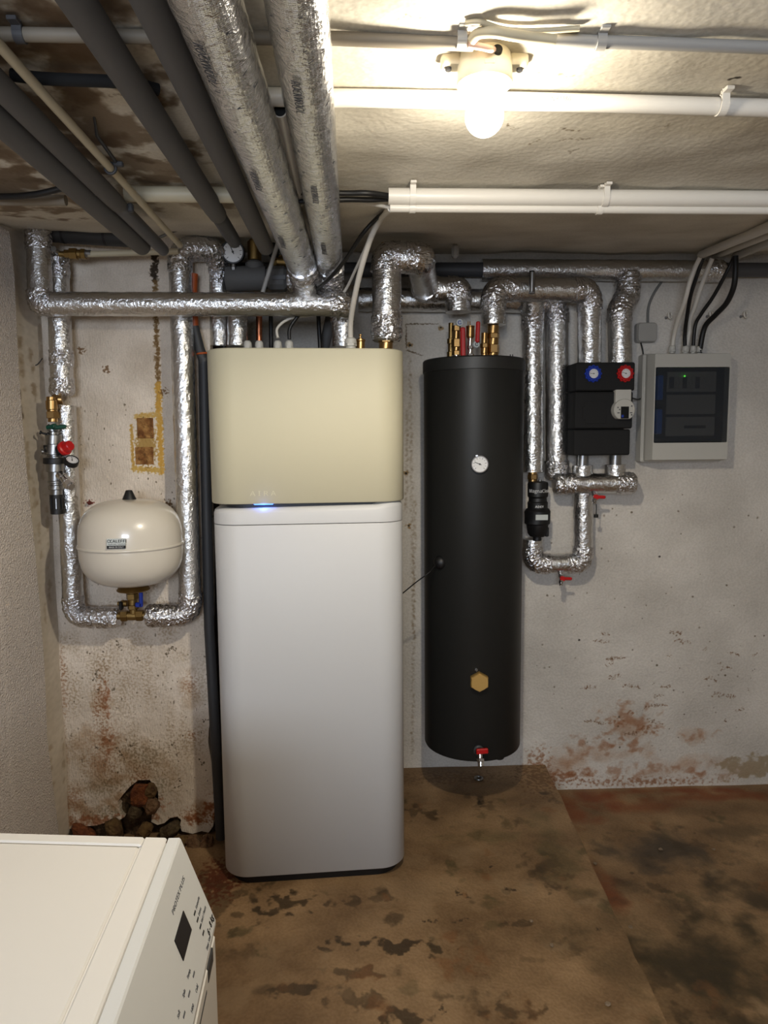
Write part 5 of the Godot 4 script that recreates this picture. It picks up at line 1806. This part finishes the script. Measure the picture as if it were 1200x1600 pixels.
func build_control_box() -> void:
	var x0 := 1.200
	var x1 := 1.535
	var y0 := 1.348
	var y1 := 1.787
	var c := Vector3((x0 + x1) / 2, (y0 + y1) / 2, -2.995)
	var t := thing("control_box", "grey wall-mounted electrical distribution box with a dark blue see-through door", "distribution box", c)
	var s := Shape.new(cur)
	s.box(at(c + Vector3(-0.004, -0.002, 0.03)), Vector3(x1 - x0 + 0.012, y1 - y0 + 0.008, 0.06), 0.006)
	obj("back_shell", s, M.box_grey, t)
	# front shell: a frame round the door opening, its edges sloping back
	var z1 := -2.868
	var outer := rrect(x1 - x0, y1 - y0, 0.006, 2)
	var face := rrect(x1 - x0 - 0.022, y1 - y0 - 0.012, 0.004, 2)
	var hole := rrect(x1 - x0 - 0.03, 0.305, 0.004, 2)
	var hole_at := Vector2(0.0, 0.008)
	s = Shape.new(cur)
	var rings := [[], [], [], [], []]
	for i in outer.size():
		rings[0].append(Vector3(c.x + outer[i].x, c.y + outer[i].y, -2.938))
		rings[1].append(Vector3(c.x + outer[i].x, c.y + outer[i].y, -2.915))
		rings[2].append(Vector3(c.x + face[i].x, c.y + face[i].y, z1))
		rings[3].append(Vector3(c.x + hole[i].x + hole_at.x, c.y + hole[i].y + hole_at.y, z1))
		rings[4].append(Vector3(c.x + hole[i].x + hole_at.x, c.y + hole[i].y + hole_at.y, z1 - 0.04))
	s.loft(rings, [-1, -1, -1, -1], false)
	obj("front_shell", s, M.box_grey, t)
	s = Shape.new(cur)
	s.box(at(Vector3(c.x, c.y + 0.008, z1 - 0.042)), Vector3(x1 - x0 - 0.03, 0.305, 0.004), 0.0)
	obj("inner_plate", s, M.black, t)
	# inside: three cover plates, breakers in the upper one
	for r in [[0.088, 0.082], [-0.004, 0.08], [-0.094, 0.078]]:
		s = Shape.new(cur)
		s.box(at(Vector3(c.x + 0.012, c.y + 0.008 + r[0] + 0.008, z1 - 0.034)), Vector3(0.205, r[1], 0.01), 0.003)
		obj("cover_plate", s, M.box_grey, t)
	for i in 9:
		s = Shape.new(cur)
		var x: float = c.x - 0.075 + i * 0.0178
		s.box(at(Vector3(x, c.y + 0.1, z1 - 0.027)), Vector3(0.0165, 0.046, 0.014), 0.001)
		s.box(at(Vector3(x, c.y + 0.098, z1 - 0.018)), Vector3(0.008, 0.013, 0.009), 0.001)
		obj("breaker", s, M.box_grey if i % 3 else M.grey_ink, t)
	s = Shape.new(cur)
	s.cyl(ax(Vector3(c.x - 0.024, c.y + 0.126, z1 - 0.021), Vector3(0, 0, 1)), 0.0035, 0.0, 0.004, 12)
	obj("green_lamp", s, M.green_led, t)
	s = Shape.new(cur)
	s.box(at(Vector3(c.x + 0.03, c.y - 0.08, z1 - 0.028)), Vector3(0.09, 0.012, 0.002), 0.0)
	obj("legend_strip", s, M.ink, t)
	for y in [0.075, -0.062]:
		s = Shape.new(cur)
		s.box(at(Vector3(c.x - 0.128, c.y + y + 0.004, z1 - 0.018)), Vector3(0.022, 0.1, 0.03), 0.004)
		obj("door_latch", s, M.latch, t)
	s = Shape.new(cur)
	s.box(at(Vector3(c.x, c.y + 0.008, z1 + 0.0005)), Vector3(x1 - x0 - 0.034, 0.3, 0.004), 0.001)
	obj("see_through_door", s, M.smoked, t)
	# cables from above, each with its gland on the lid
	var gl := [Vector3(1.307, 1.793, -2.93), Vector3(1.363, 1.792, -2.93), Vector3(1.395, 1.792, -2.93), Vector3(1.422, 1.792, -2.93)]
	var names := ["first cable gland from the left on top of the distribution box", "second cable gland from the left on top of the distribution box", "third cable gland from the left on top of the distribution box", "rightmost cable gland on top of the distribution box"]
	for i in 4:
		gland(gl[i] - Vector3(0, 0.004, 0), 0.0145 if i < 2 else 0.0125, names[i], "glands on the distribution box")
	cable("box_cable", "leftmost pale grey cable curving down into the distribution box", "cable", [Vector3(1.309, 2.122, -2.72), Vector3(1.301, 2.089, -2.74), Vector3(1.292, 2.041, -2.76), Vector3(1.295, 1.982, -2.8), Vector3(1.302, 1.92, -2.87), Vector3(1.308, 1.859, -2.92), gl[0]], 0.0085, M.white_cable, "", 12)
	cable("box_cable", "black cable between the two pale ones above the distribution box", "cable", [Vector3(1.324, 2.12, -2.73), Vector3(1.319, 2.065, -2.76), Vector3(1.32, 1.998, -2.81), Vector3(1.34, 1.921, -2.88), Vector3(1.353, 1.858, -2.92), gl[1]], 0.0075, M.black, "", 12)
	cable("box_cable", "second pale grey cable, crossing behind the black ones above the distribution box", "cable", [Vector3(1.381, 2.13, -2.77), Vector3(1.371, 2.084, -2.79), Vector3(1.369, 2.032, -2.83), Vector3(1.373, 1.972, -2.88), Vector3(1.372, 1.923, -2.92), Vector3(1.381, 1.874, -2.94), gl[1] + Vector3(0.004, 0, -0.01)], 0.0085, M.white_cable, "", 12)
	cable("box_cable", "thin black cable slanting down to the third gland of the distribution box", "cable", [Vector3(1.461, 2.132, -2.76), Vector3(1.442, 2.075, -2.78), Vector3(1.425, 1.999, -2.84), Vector3(1.405, 1.943, -2.89), Vector3(1.395, 1.897, -2.92), gl[2]], 0.0072, M.black, "", 12)
	cable("box_cable", "thick black cable bowing out to the right above the distribution box", "cable", [Vector3(1.445, 2.127, -2.72), Vector3(1.448, 2.068, -2.72), Vector3(1.453, 2.013, -2.74), Vector3(1.454, 1.965, -2.79), Vector3(1.443, 1.931, -2.85), Vector3(1.43, 1.89, -2.91), gl[3]], 0.0105, M.black, "", 12)
	# junction box and its two leads
	var j: Vector3 = Vector3(1.213, 1.88, -2.975)
	t = thing("junction_box", "small square grey junction box on the wall between pump group and distribution box", "junction box", j)
	s = Shape.new(cur)
	s.prism(at(Vector3(j.x, j.y, -2.995)), rrect(0.082, 0.08, 0.012, 5), 0.0, 0.032, 0.004)
	obj("base", s, M.conduit, t)
	s = Shape.new(cur)
	s.prism(at(Vector3(j.x, j.y, -2.964)), rrect(0.078, 0.076, 0.012, 5), 0.0, 0.01, 0.003)
	obj("lid", s, M.conduit, t)
	cable("junction_lead", "grey cable curving down from the wall pipe to the small junction box", "cable", [Vector3(1.286, 2.1, -2.985), Vector3(1.247, 2.043, -2.985), Vector3(1.225, 1.986, -2.985), Vector3(1.222, 1.92, -2.98)], 0.005, M.grey_cable)
	cable("junction_lead", "thin black lead hanging from the small junction box to the pump controller", "cable", [Vector3(1.192, 1.843, -2.975), Vector3(1.207, 1.788, -2.98), Vector3(1.207, 1.696, -2.98), Vector3(1.202, 1.621, -2.97), Vector3(1.17, 1.603, -2.93), Vector3(1.099, 1.606, -2.83)], 0.003, M.black)
	# screw-in eyes on the wall
	var proto: Node3D
	for i in 3:
		var p: Vector3 = [Vector3(1.306, 1.944, -3), Vector3(1.481, 1.949, -3), Vector3(1.626, 1.948, -3)][i]
		var lab: String = ["white screw-in eye left of the pale cables above the distribution box", "white screw-in eye half hidden behind the black cables above the distribution box", "white screw-in eye alone at the right above the distribution box"][i]
		if i == 0:
			proto = thing("screw_eye", lab, "hook", p, "white screw eyes on the wall")
			s = Shape.new(cur)
			s.stack(ax(p + Vector3(0.0, 0, -0.004), Vector3(0.05, 0.0, 1)), [[0.006, 0.008], [0.0032, 0.02]])
			obj("shank", s, M.steel, proto)
			s = Shape.new(cur)
			s.torus(ax(p + Vector3(0.004, 0.004, 0.034), Vector3(0.55, 0.1, 0.8)), 0.013, 0.0032, 0.3, TAU - 0.15, 24, 8)
			obj("eye", s, M.pvc_white, proto)
		else:
			var c2: Node3D = proto.duplicate()
			c2.name = numbered("screw_eye")
			add_child(c2, true)
			c2.position = p
			c2.set_meta("label", lab)


func gland(p: Vector3, r: float, label: String, group: String, tall := 0.0) -> void:
	var t := thing("cable_gland", label, "cable gland", p, group)
	var s := Shape.new(cur)
	s.stack(at(p), [[r * 0.8, 0.006 + tall], [r, 0.009, 6]])
	obj("nut", s, M.gland, t)
	s = Shape.new(cur)
	s.lathe(at(p + Vector3(0, tall, 0)), [Vector2(r * 0.98, 0.014), Vector2(r, 0.017), Vector2(r * 0.92, 0.028), Vector2(r * 0.6, 0.033), Vector2(0, 0.0335)], 20)
	obj("dome", s, M.gland, t)


# ---------------------------------------------------------------- conduits on the ceiling

func build_conduits() -> void:
	var s: Shape
	var t: Node3D
	# lamp conduit and its cables
	plain_pipe("lamp_conduit", "old grey conduit crossing the ceiling from the left to the lamp holder", "conduit", [Vector3(-0.571, 2.028, -1.096), Vector3(-0.305, 2.028, -1.098), Vector3(-0.026, 2.028, -1.096), Vector3(0.18, 2.028, -1.107)], 0.0095, M.dusty, "", 0.2)
	plain_pipe("lamp_conduit", "old grey conduit running right from the lamp holder across the ceiling", "conduit", [Vector3(0.294, 2.028, -1.094), Vector3(0.456, 2.028, -1.099), Vector3(1.826, 2.028, -1.154)], 0.0088, M.conduit, "", 0.2)
	cable("lamp_cable", "short pinkish cable entering the back of the lamp holder", "cable", [Vector3(0.17, 2.018, -1.089), Vector3(0.189, 2.016, -1.09), Vector3(0.202, 2.016, -1.095), Vector3(0.216, 2.032, -1.13)], 0.005, flat_mat(Color(0.72, 0.6, 0.55), 0.6))
	cable("lamp_cable", "white painted cable bridging the lamp holder between the two conduits", "cable", [Vector3(0.175, 2.022, -1.084), Vector3(0.182, 2.024, -1.071), Vector3(0.202, 2.02, -1.06), Vector3(0.228, 2.018, -1.063), Vector3(0.257, 2.018, -1.069), Vector3(0.293, 2.016, -1.071)], 0.0075, M.pvc_old)
	cable("lamp_cable", "upper white painted cable arching above the lamp holder", "cable", [Vector3(0.162, 2.032, -1.061), Vector3(0.181, 2.03, -1.055), Vector3(0.221, 2.03, -1.072), Vector3(0.268, 2.03, -1.074), Vector3(0.327, 2.032, -1.07)], 0.004, M.pvc_old)
	# white conduit over the bulb
	var mid: Vector3 = Vector3(0.273, 2.02, -1.267)
	t = thing("white_conduit", "white plastic conduit crossing the ceiling just behind the bulb", "conduit", mid)
	s = Shape.new(cur)
	s.tube([Vector3(-0.165, 2.021, -1.26), Vector3(0.163, 2.021, -1.265), Vector3(0.498, 2.021, -1.274), Vector3(1.931, 2.021, -1.333)], same(0.0145, 4), 22)
	obj("tube", s, M.pvc_white, t)
	for r in [[716, "IMQ"], [735, "PS"], [812, "SUPER"], [848, "CE"], [866, "EN 61386"]]:
		var p: Vector3 = cur
		var q := Vector3(0, -0.3, 1).normalized()
		p = {716: Vector3(0.18, 2.021, -1.257), 735: Vector3(0.206, 2.021, -1.259), 812: Vector3(0.278, 2.021, -1.26), 848: Vector3(0.326, 2.021, -1.261), 866: Vector3(0.35, 2.021, -1.262)}[r[0]]
		letters("printed_lettering", r[1], 0.0065, Transform3D(Basis(Vector3.RIGHT, q.cross(Vector3.RIGHT), q), p + q * 0.0147), M.grey_ink, t, 0.0003)
	ceiling_clip(Vector3(0.642, 2.021, -1.276), 0.0145, "white clip holding the conduit behind the bulb at the right", M.pvc_white)
	ceiling_clip(Vector3(0.161, 2.028, -1.095), 0.0095, "pale clip holding the grey conduit just left of the lamp holder", M.conduit)
	ceiling_clip(Vector3(0.367, 2.028, -1.097), 0.009, "pale clip holding the grey conduit right of the lamp holder", M.conduit)
	ceiling_clip(Vector3(-0.472, 2.028, -1.097), 0.0095, "dusty clip on the grey conduit in the far upper left corner", M.pipe_grey)
	# the pair along the ceiling further back
	plain_pipe("white_conduit", "thicker upper white conduit of the pair along the ceiling above the tank", "conduit", [Vector3(0.083, 2.015, -1.73), Vector3(1.968, 2.015, -1.743)], 0.0188, M.pvc_white)
	plain_pipe("white_conduit", "thinner lower white conduit of the pair along the ceiling above the tank", "conduit", [Vector3(0.087, 1.992, -1.74), Vector3(1.981, 1.992, -1.752)], 0.0098, M.pvc_white)
	ceiling_clip(Vector3(0.14, 2.015, -1.73), 0.0188, "left clip on the pair of white conduits above the tank", M.pvc_white)
	ceiling_clip(Vector3(0.597, 2.015, -1.733), 0.0188, "right clip on the pair of white conduits above the tank", M.pvc_white)
	ceiling_clip(Vector3(0.14, 1.992, -1.739), 0.0098, "small left clip on the thinner white conduit above the tank", M.pvc_white)
	ceiling_clip(Vector3(0.589, 1.992, -1.744), 0.0098, "small right clip on the thinner white conduit above the tank", M.pvc_white)
	plain_pipe("white_conduit", "pale conduit across the ceiling behind the grey and foil pipes at the left", "conduit", [Vector3(-0.526, 2.018, -1.73), Vector3(-0.268, 2.018, -1.735)], 0.0175, M.pvc_old)
	plain_pipe("white_conduit", "short white conduit running away between the two foil-wrapped ceiling pipes", "conduit", [Vector3(-0.123, 2.01, -1.283), Vector3(-0.127, 2.01, -1.754)], 0.0125, M.pvc_white)
	s = Shape.new(Vector3(-0.123, 2.01, -1.281))
	s.cyl(ax(Vector3(-0.123, 2.01, -1.283), Vector3(0, 0, 1)), 0.0105, -0.004, 0.0008, 18)
	var o := obj("conduit_mouth", s, M.ink)
	o.position = Vector3(-0.123, 2.01, -1.281)
	tag(o, "dark open mouth of the short conduit between the foil-wrapped ceiling pipes", "opening")
	# three conduits slanting to the distribution box
	plain_pipe("slanting_conduit", "uppermost pale conduit slanting across the ceiling towards the distribution box", "conduit", [Vector3(1.104, 1.988, -1.66), Vector3(1.388, 2.17, -2.874)], 0.0155, M.pvc_white)
	plain_pipe("slanting_conduit", "middle pale conduit slanting across the ceiling towards the distribution box", "conduit", [Vector3(1.191, 2.004, -1.743), Vector3(1.518, 2.2, -3.043)], 0.0105, M.pvc_white)
	plain_pipe("slanting_conduit", "lowest pale conduit slanting across the ceiling towards the distribution box", "conduit", [Vector3(1.199, 1.998, -1.73), Vector3(1.561, 2.179, -2.938)], 0.0155, M.box_grey)
	# black cables into the thick conduit
	var names := ["upper black cable leaving the thick white conduit's left end", "lower black cable leaving the thick white conduit's left end"]
	var k := 0
	for r in [[Vector3(-0.161, 2.005, -1.673), Vector3(-0.024, 2.01, -1.695), Vector3(0.035, 2.01, -1.694), Vector3(0.091, 2.015, -1.73)], [Vector3(-0.164, 1.99, -1.7), Vector3(-0.025, 2.005, -1.723), Vector3(0.043, 2.01, -1.738), Vector3(0.092, 2.015, -1.744)]]:
		cable("black_cable", names[k], "cable", r, 0.0065, M.black, "", 12)
		k += 1
	cable("white_cable", "white cable beside the black ones at the thick conduit's left end", "cable", [Vector3(-0.167, 2.01, -1.741), Vector3(-0.025, 2.015, -1.773), Vector3(0.036, 2.02, -1.797), Vector3(0.091, 1.992, -1.74)], 0.0045, M.white_cable)
	# cables that drop from the thin conduit to the heat pump
	cable("white_cable", "thick white cable dropping to the large gland on the heat pump's top", "cable", [Vector3(0.09, 1.992, -1.745), Vector3(0.078, 2.049, -2), Vector3(0.05, 2.014, -2.06), Vector3(0.021, 1.94, -2.12), Vector3(-0.001, 1.863, -2.19), Vector3(-0.012, 1.807, -2.25), Vector3(-0.013, 1.762, -2.28)], 0.0082, M.white_cable, "", 12)
	cable("white_cable", "thinner white cable passing behind the foil pipe above the heat pump", "cable", [Vector3(0.09, 1.992, -1.74), Vector3(0.068, 2.054, -2.05), Vector3(0.04, 2.012, -2.12), Vector3(0.006, 1.963, -2.22), Vector3(-0.035, 1.913, -2.33), Vector3(-0.102, 1.862, -2.38), Vector3(-0.206, 1.844, -2.38), Vector3(-0.25, 1.812, -2.37), Vector3(-0.249, 1.778, -2.36)], 0.0045, M.white_cable, "", 10)
	cable("black_cable", "black cable swinging down from the thin conduit behind the foil pipe to the heat pump", "cable", [Vector3(0.093, 1.992, -1.74), Vector3(0.07, 2.051, -2), Vector3(0.025, 2.018, -2.05), Vector3(-0.023, 1.967, -2.12), Vector3(-0.073, 1.931, -2.2), Vector3(-0.125, 1.916, -2.33), Vector3(-0.177, 1.855, -2.36), Vector3(-0.209, 1.81, -2.36), Vector3(-0.212, 1.774, -2.36)], 0.0058, M.black, "", 10)
	cable("black_strap", "flat-ended thick black hose lying across the dirty ceiling at the upper left", "hose", [Vector3(-0.536, 2.026, -1.207), Vector3(-0.495, 2.022, -1.208), Vector3(-0.444, 2.018, -1.204), Vector3(-0.391, 2.02, -1.211), Vector3(-0.35, 2.022, -1.223), Vector3(-0.318, 2.024, -1.246)], 0.0095, M.hose)
	cable("black_cable", "black cable sagging in the dark upper left corner above the left wall", "cable", [Vector3(-0.865, 2.02, -1.754), Vector3(-0.78, 2.01, -1.726), Vector3(-0.714, 2.01, -1.708), Vector3(-0.657, 2.02, -1.7)], 0.007, M.black)
	plain_pipe("lamp_conduit", "short grey conduit ending in the dark upper left corner", "conduit", [Vector3(-0.896, 2.02, -1.785), Vector3(-0.682, 2.02, -1.783)], 0.012, M.dusty)


func ceiling_clip(p: Vector3, r: float, label: String, m: Material) -> void:
	var t := thing("conduit_clip", label, "clip", Vector3(p.x, 2.04, p.z))
	var s := Shape.new(cur)
	s.strap(at(p), r + 0.0003, 0.014, 0.002, -PI * 1.1, PI * 0.35)
	s.box(at(Vector3(p.x, (p.y + 2.042) / 2, p.z + r + 0.0012)), Vector3(0.014, maxf(0.01, 2.042 - p.y), 0.0022), 0.0004)
	obj("saddle", s, m, t)
	s = Shape.new(cur)
	s.box(at(Vector3(p.x, 2.0375, p.z + r + 0.006)), Vector3(0.014, 0.006, 0.022), 0.001)
	obj("foot", s, m, t)


# ---------------------------------------------------------------- behind and on the cabinet

func build_behind_unit() -> void:
	var y := 1.722
	var labels := ["first small cable gland from the left on the heat pump's top", "second small cable gland from the left on the heat pump's top", "third small cable gland from the left on the heat pump's top", "fourth small cable gland from the left on the heat pump's top"]
	for i in 4:
		var p: Vector3 = [Vector3(-0.347, 1.752, -2.36), Vector3(-0.31, 1.752, -2.36), Vector3(-0.25, 1.751, -2.36), Vector3(-0.213, 1.751, -2.36)][i]
		gland(Vector3(p.x, y, p.z), 0.0135, labels[i], "small glands on the heat pump", 0.014)
	var p: Vector3 = Vector3(-0.013, 1.74, -2.28)
	gland(Vector3(p.x, y, p.z), 0.0195, "largest cable gland, at the right of the heat pump's top", "", 0.012)
	var t := thing("air_vent", "brass automatic air vent with a small pin on the heat pump's top", "air vent", Vector3(0.018, 1.743, -2.3))
	var s := Shape.new(cur)
	s.stack(at(Vector3(cur.x, y, cur.z)), [[0.0115, 0.006], [0.0135, 0.03], [0.0165, 0.006], [0.008, 0.004], [0.003, 0.008], [0.0055, 0.004]])
	obj("vent", s, M.brass, t)
	# safety group behind the foil pipe: gauge, brass vent and insulated block
	t = thing("safety_block", "grey insulated safety group block behind the foil pipe above the heat pump", "safety group", Vector3(-0.334, 1.96, -2.5))
	s = Shape.new(cur)
	s.tube([Vector3(-0.433, 1.994, -2.5), Vector3(-0.424, 1.994, -2.5), Vector3(-0.307, 1.998, -2.5), Vector3(-0.298, 1.998, -2.5)], [0.036, 0.041, 0.041, 0.037], 24)
	s.cyl(at(Vector3(-0.337, 2.003, -2.5)), 0.031, 0.0, 0.05, 20, 0.008)
	obj("left_shell", s, M.rubber, t)
	s = Shape.new(cur)
	s.box(Transform3D(Basis.IDENTITY, Vector3(-0.26, 1.994, -2.5)), Vector3(0.075, 0.078, 0.075), 0.014)
	obj("right_shell", s, M.rubber, t)
	s = Shape.new(cur)
	s.box(Transform3D(Basis.IDENTITY, Vector3(-0.251, 1.992, -2.462)), Vector3(0.045, 0.016, 0.004), 0.001)
	obj("moulded_mark", s, M.pipe_grey, t)
	s = Shape.new(cur)
	s.stack(ax(Vector3(-0.329, 1.942, -2.46), Vector3.DOWN), [[0.012, 0.02]])
	obj("copper_stub", s, M.copper, t)
	var g: Vector3 = Vector3(-0.403, 2.076, -2.48)
	t = dial_gauge("pressure_gauge", "round white pressure gauge in the shadow above the heat pump's left end", "pressure gauge", g, Vector3(0.02, -0.1, 1).normalized(), 0.039, M.black, 0.022, "", 1.95)
	s = Shape.new(cur)
	s.stack(ax(g + Vector3(0, -0.036, 0.008), Vector3.DOWN), [[0.007, 0.012], [0.009, 0.012, 6]])
	obj("stem", s, M.steel, t)
	t = thing("brass_vent", "brass can-shaped air vent beside the shadowed pressure gauge", "air vent", Vector3(-0.336, 2.045, -2.5))
	s = Shape.new(cur)
	s.stack(at(Vector3(-0.336, 2.047, -2.5)), [[0.013, 0.008], [0.0235, 0.062], [0.018, 0.006]])
	obj("can", s, M.brass_old, t)
	t = thing("relief_valve", "brass relief valve with a black knob right of the brass vent in shadow", "valve", Vector3(-0.249, 2.06, -2.5))
	s = Shape.new(cur)
	s.stack(ax(Vector3(-0.28, 2.051, -2.5), Vector3.RIGHT), [[0.016, 0.02, 6], [0.02, 0.03], [0.017, 0.016, 6]])
	s.stack(ax(Vector3(-0.254, 2.041, -2.5), Vector3.UP), [[0.014, 0.03]])
	obj("valve_body", s, M.brass_old, t)
	s = Shape.new(cur)
	s.stack(ax(Vector3(-0.268, 2.069, -2.48), Vector3(0, 0.6, 0.8)), [[0.018, 0.016], [0.021, 0.018]])
	obj("knob", s, M.ink, t)
	foil_run("foil_pipe", "crumpled foil joint under the ends of the two ceiling foil pipes", [Vector3(-0.218, 1.983, -2.47), Vector3(-0.039, 1.986, -2.47)], 0.039, "", [true, true], 0.0, 3.0)
	plain_pipe("grey_tube", "thin pale grey tube slanting down in front of the insulated safety block", "tube", [Vector3(-0.242, 2.075, -2.36), Vector3(-0.295, 1.92, -2.36)], 0.0068, M.conduit)
	plain_pipe("grey_pipe", "short grey pipe dropping behind the horizontal foil pipe's right end", "pipe", [Vector3(0.016, 2.038, -2.7), Vector3(-0.054, 2.038, -2.7), Vector3(-0.13, 1.726, -2.7)], 0.02, M.rubber)
	# black hoses standing behind the cabinet
	var k := 0
	for x in [[349, "first thin black hose standing behind the heat pump, at its left end"], [423, "thin black hose standing behind the heat pump between its glands"], [499, "thin black hose standing alone behind the middle of the heat pump"], [322, "black hose running down behind the heat pump's left edge"]]:
		var top: Vector3 = [Vector3(-0.467, 1.945, -2.62), Vector3(-0.299, 1.945, -2.62), Vector3(-0.13, 1.904, -2.62), Vector3(-0.516, 1.877, -2.55)][k]
		var foot: Vector3 = [Vector3(-0.471, 1.742, -2.62), Vector3(-0.302, 1.742, -2.62), Vector3(-0.124, 1.741, -2.62), Vector3(-0.521, 1.735, -2.55)][k]
		plain_pipe("black_hose", x[1], "hose", [top, foot], 0.0075, M.black)
		k += 1
	plain_pipe("copper_pipe", "short bare copper pipe behind the heat pump's second gland", "pipe", [Vector3(-0.338, 1.919, -2.6), Vector3(-0.343, 1.74, -2.6)], 0.011, M.copper)
	cable("wall_cable", "thin grey cable sagging from the wall to the pipes above the heat pump's left end", "cable", [Vector3(-0.459, 2.17, -2.4), Vector3(-0.512, 2.13, -2.36), Vector3(-0.566, 2.102, -2.33), Vector3(-0.627, 2.076, -2.33)], 0.0045, M.grey_cable)


func build_small_things() -> void:
	# twisted wires sticking out of the left wall's corner, and a nail in the plaster
	cable("wall_wires", "loose twisted wires poking from the wall corner left of the upper foil pipe", "wire", [Vector3(-1.046, 1.727, -2.46), Vector3(-1.056, 1.704, -2.44), Vector3(-1.081, 1.7, -2.44), Vector3(-1.095, 1.684, -2.45), Vector3(-1.079, 1.671, -2.45)], 0.0018, M.pipe_dark)
	var p: Vector3 = Vector3(-0.926, 1.237, -2.49)
	var t := thing("wall_plug", "rusty screw stub in the plaster above the vessel's left shoulder", "screw", p)
	var s := Shape.new(cur)
	s.stack(ax(p - Vector3(0, 0, 0.005), Vector3(0, 0, 1)), [[0.007, 0.009], [0.003, 0.008]])
	obj("stub", s, flat_mat(Color(0.35, 0.12, 0.07), 0.8), t)
	# crumbs of plaster on the floor
	var rng := RandomNumberGenerator.new()
	rng.seed = 5
	var places := [Vector3(1.142, -0.12, -2.519), Vector3(0.861, -0.12, -2.098), Vector3(1.343, -0.12, -2.508), Vector3(0.628, 0, -1.658), Vector3(0.542, 0, -1.875), Vector3(0.509, 0, -1.98), Vector3(0.864, -0.12, -2.443)]
	var where := ["beside the dark wet patch on the lower floor", "on the lower floor close to the slab's edge", "on the lower floor towards the right, pale", "on the slab in the foreground near its edge", "on the slab near the pale scar", "on the slab above the pale scar", "at the upper end of the slab's edge"]
	for i in places.size():
		var o := obj("plaster_crumb", stone_shape(Vector3(rng.randf_range(0.004, 0.008), 0.003, rng.randf_range(0.004, 0.008)), 90 + i), M.crumb)
		o.position = places[i] + Vector3(0, 0.003, 0)
		o.rotation.y = rng.randf() * TAU
		tag(o, "small crumb of plaster " + where[i], "crumb", "plaster crumbs on the floor")
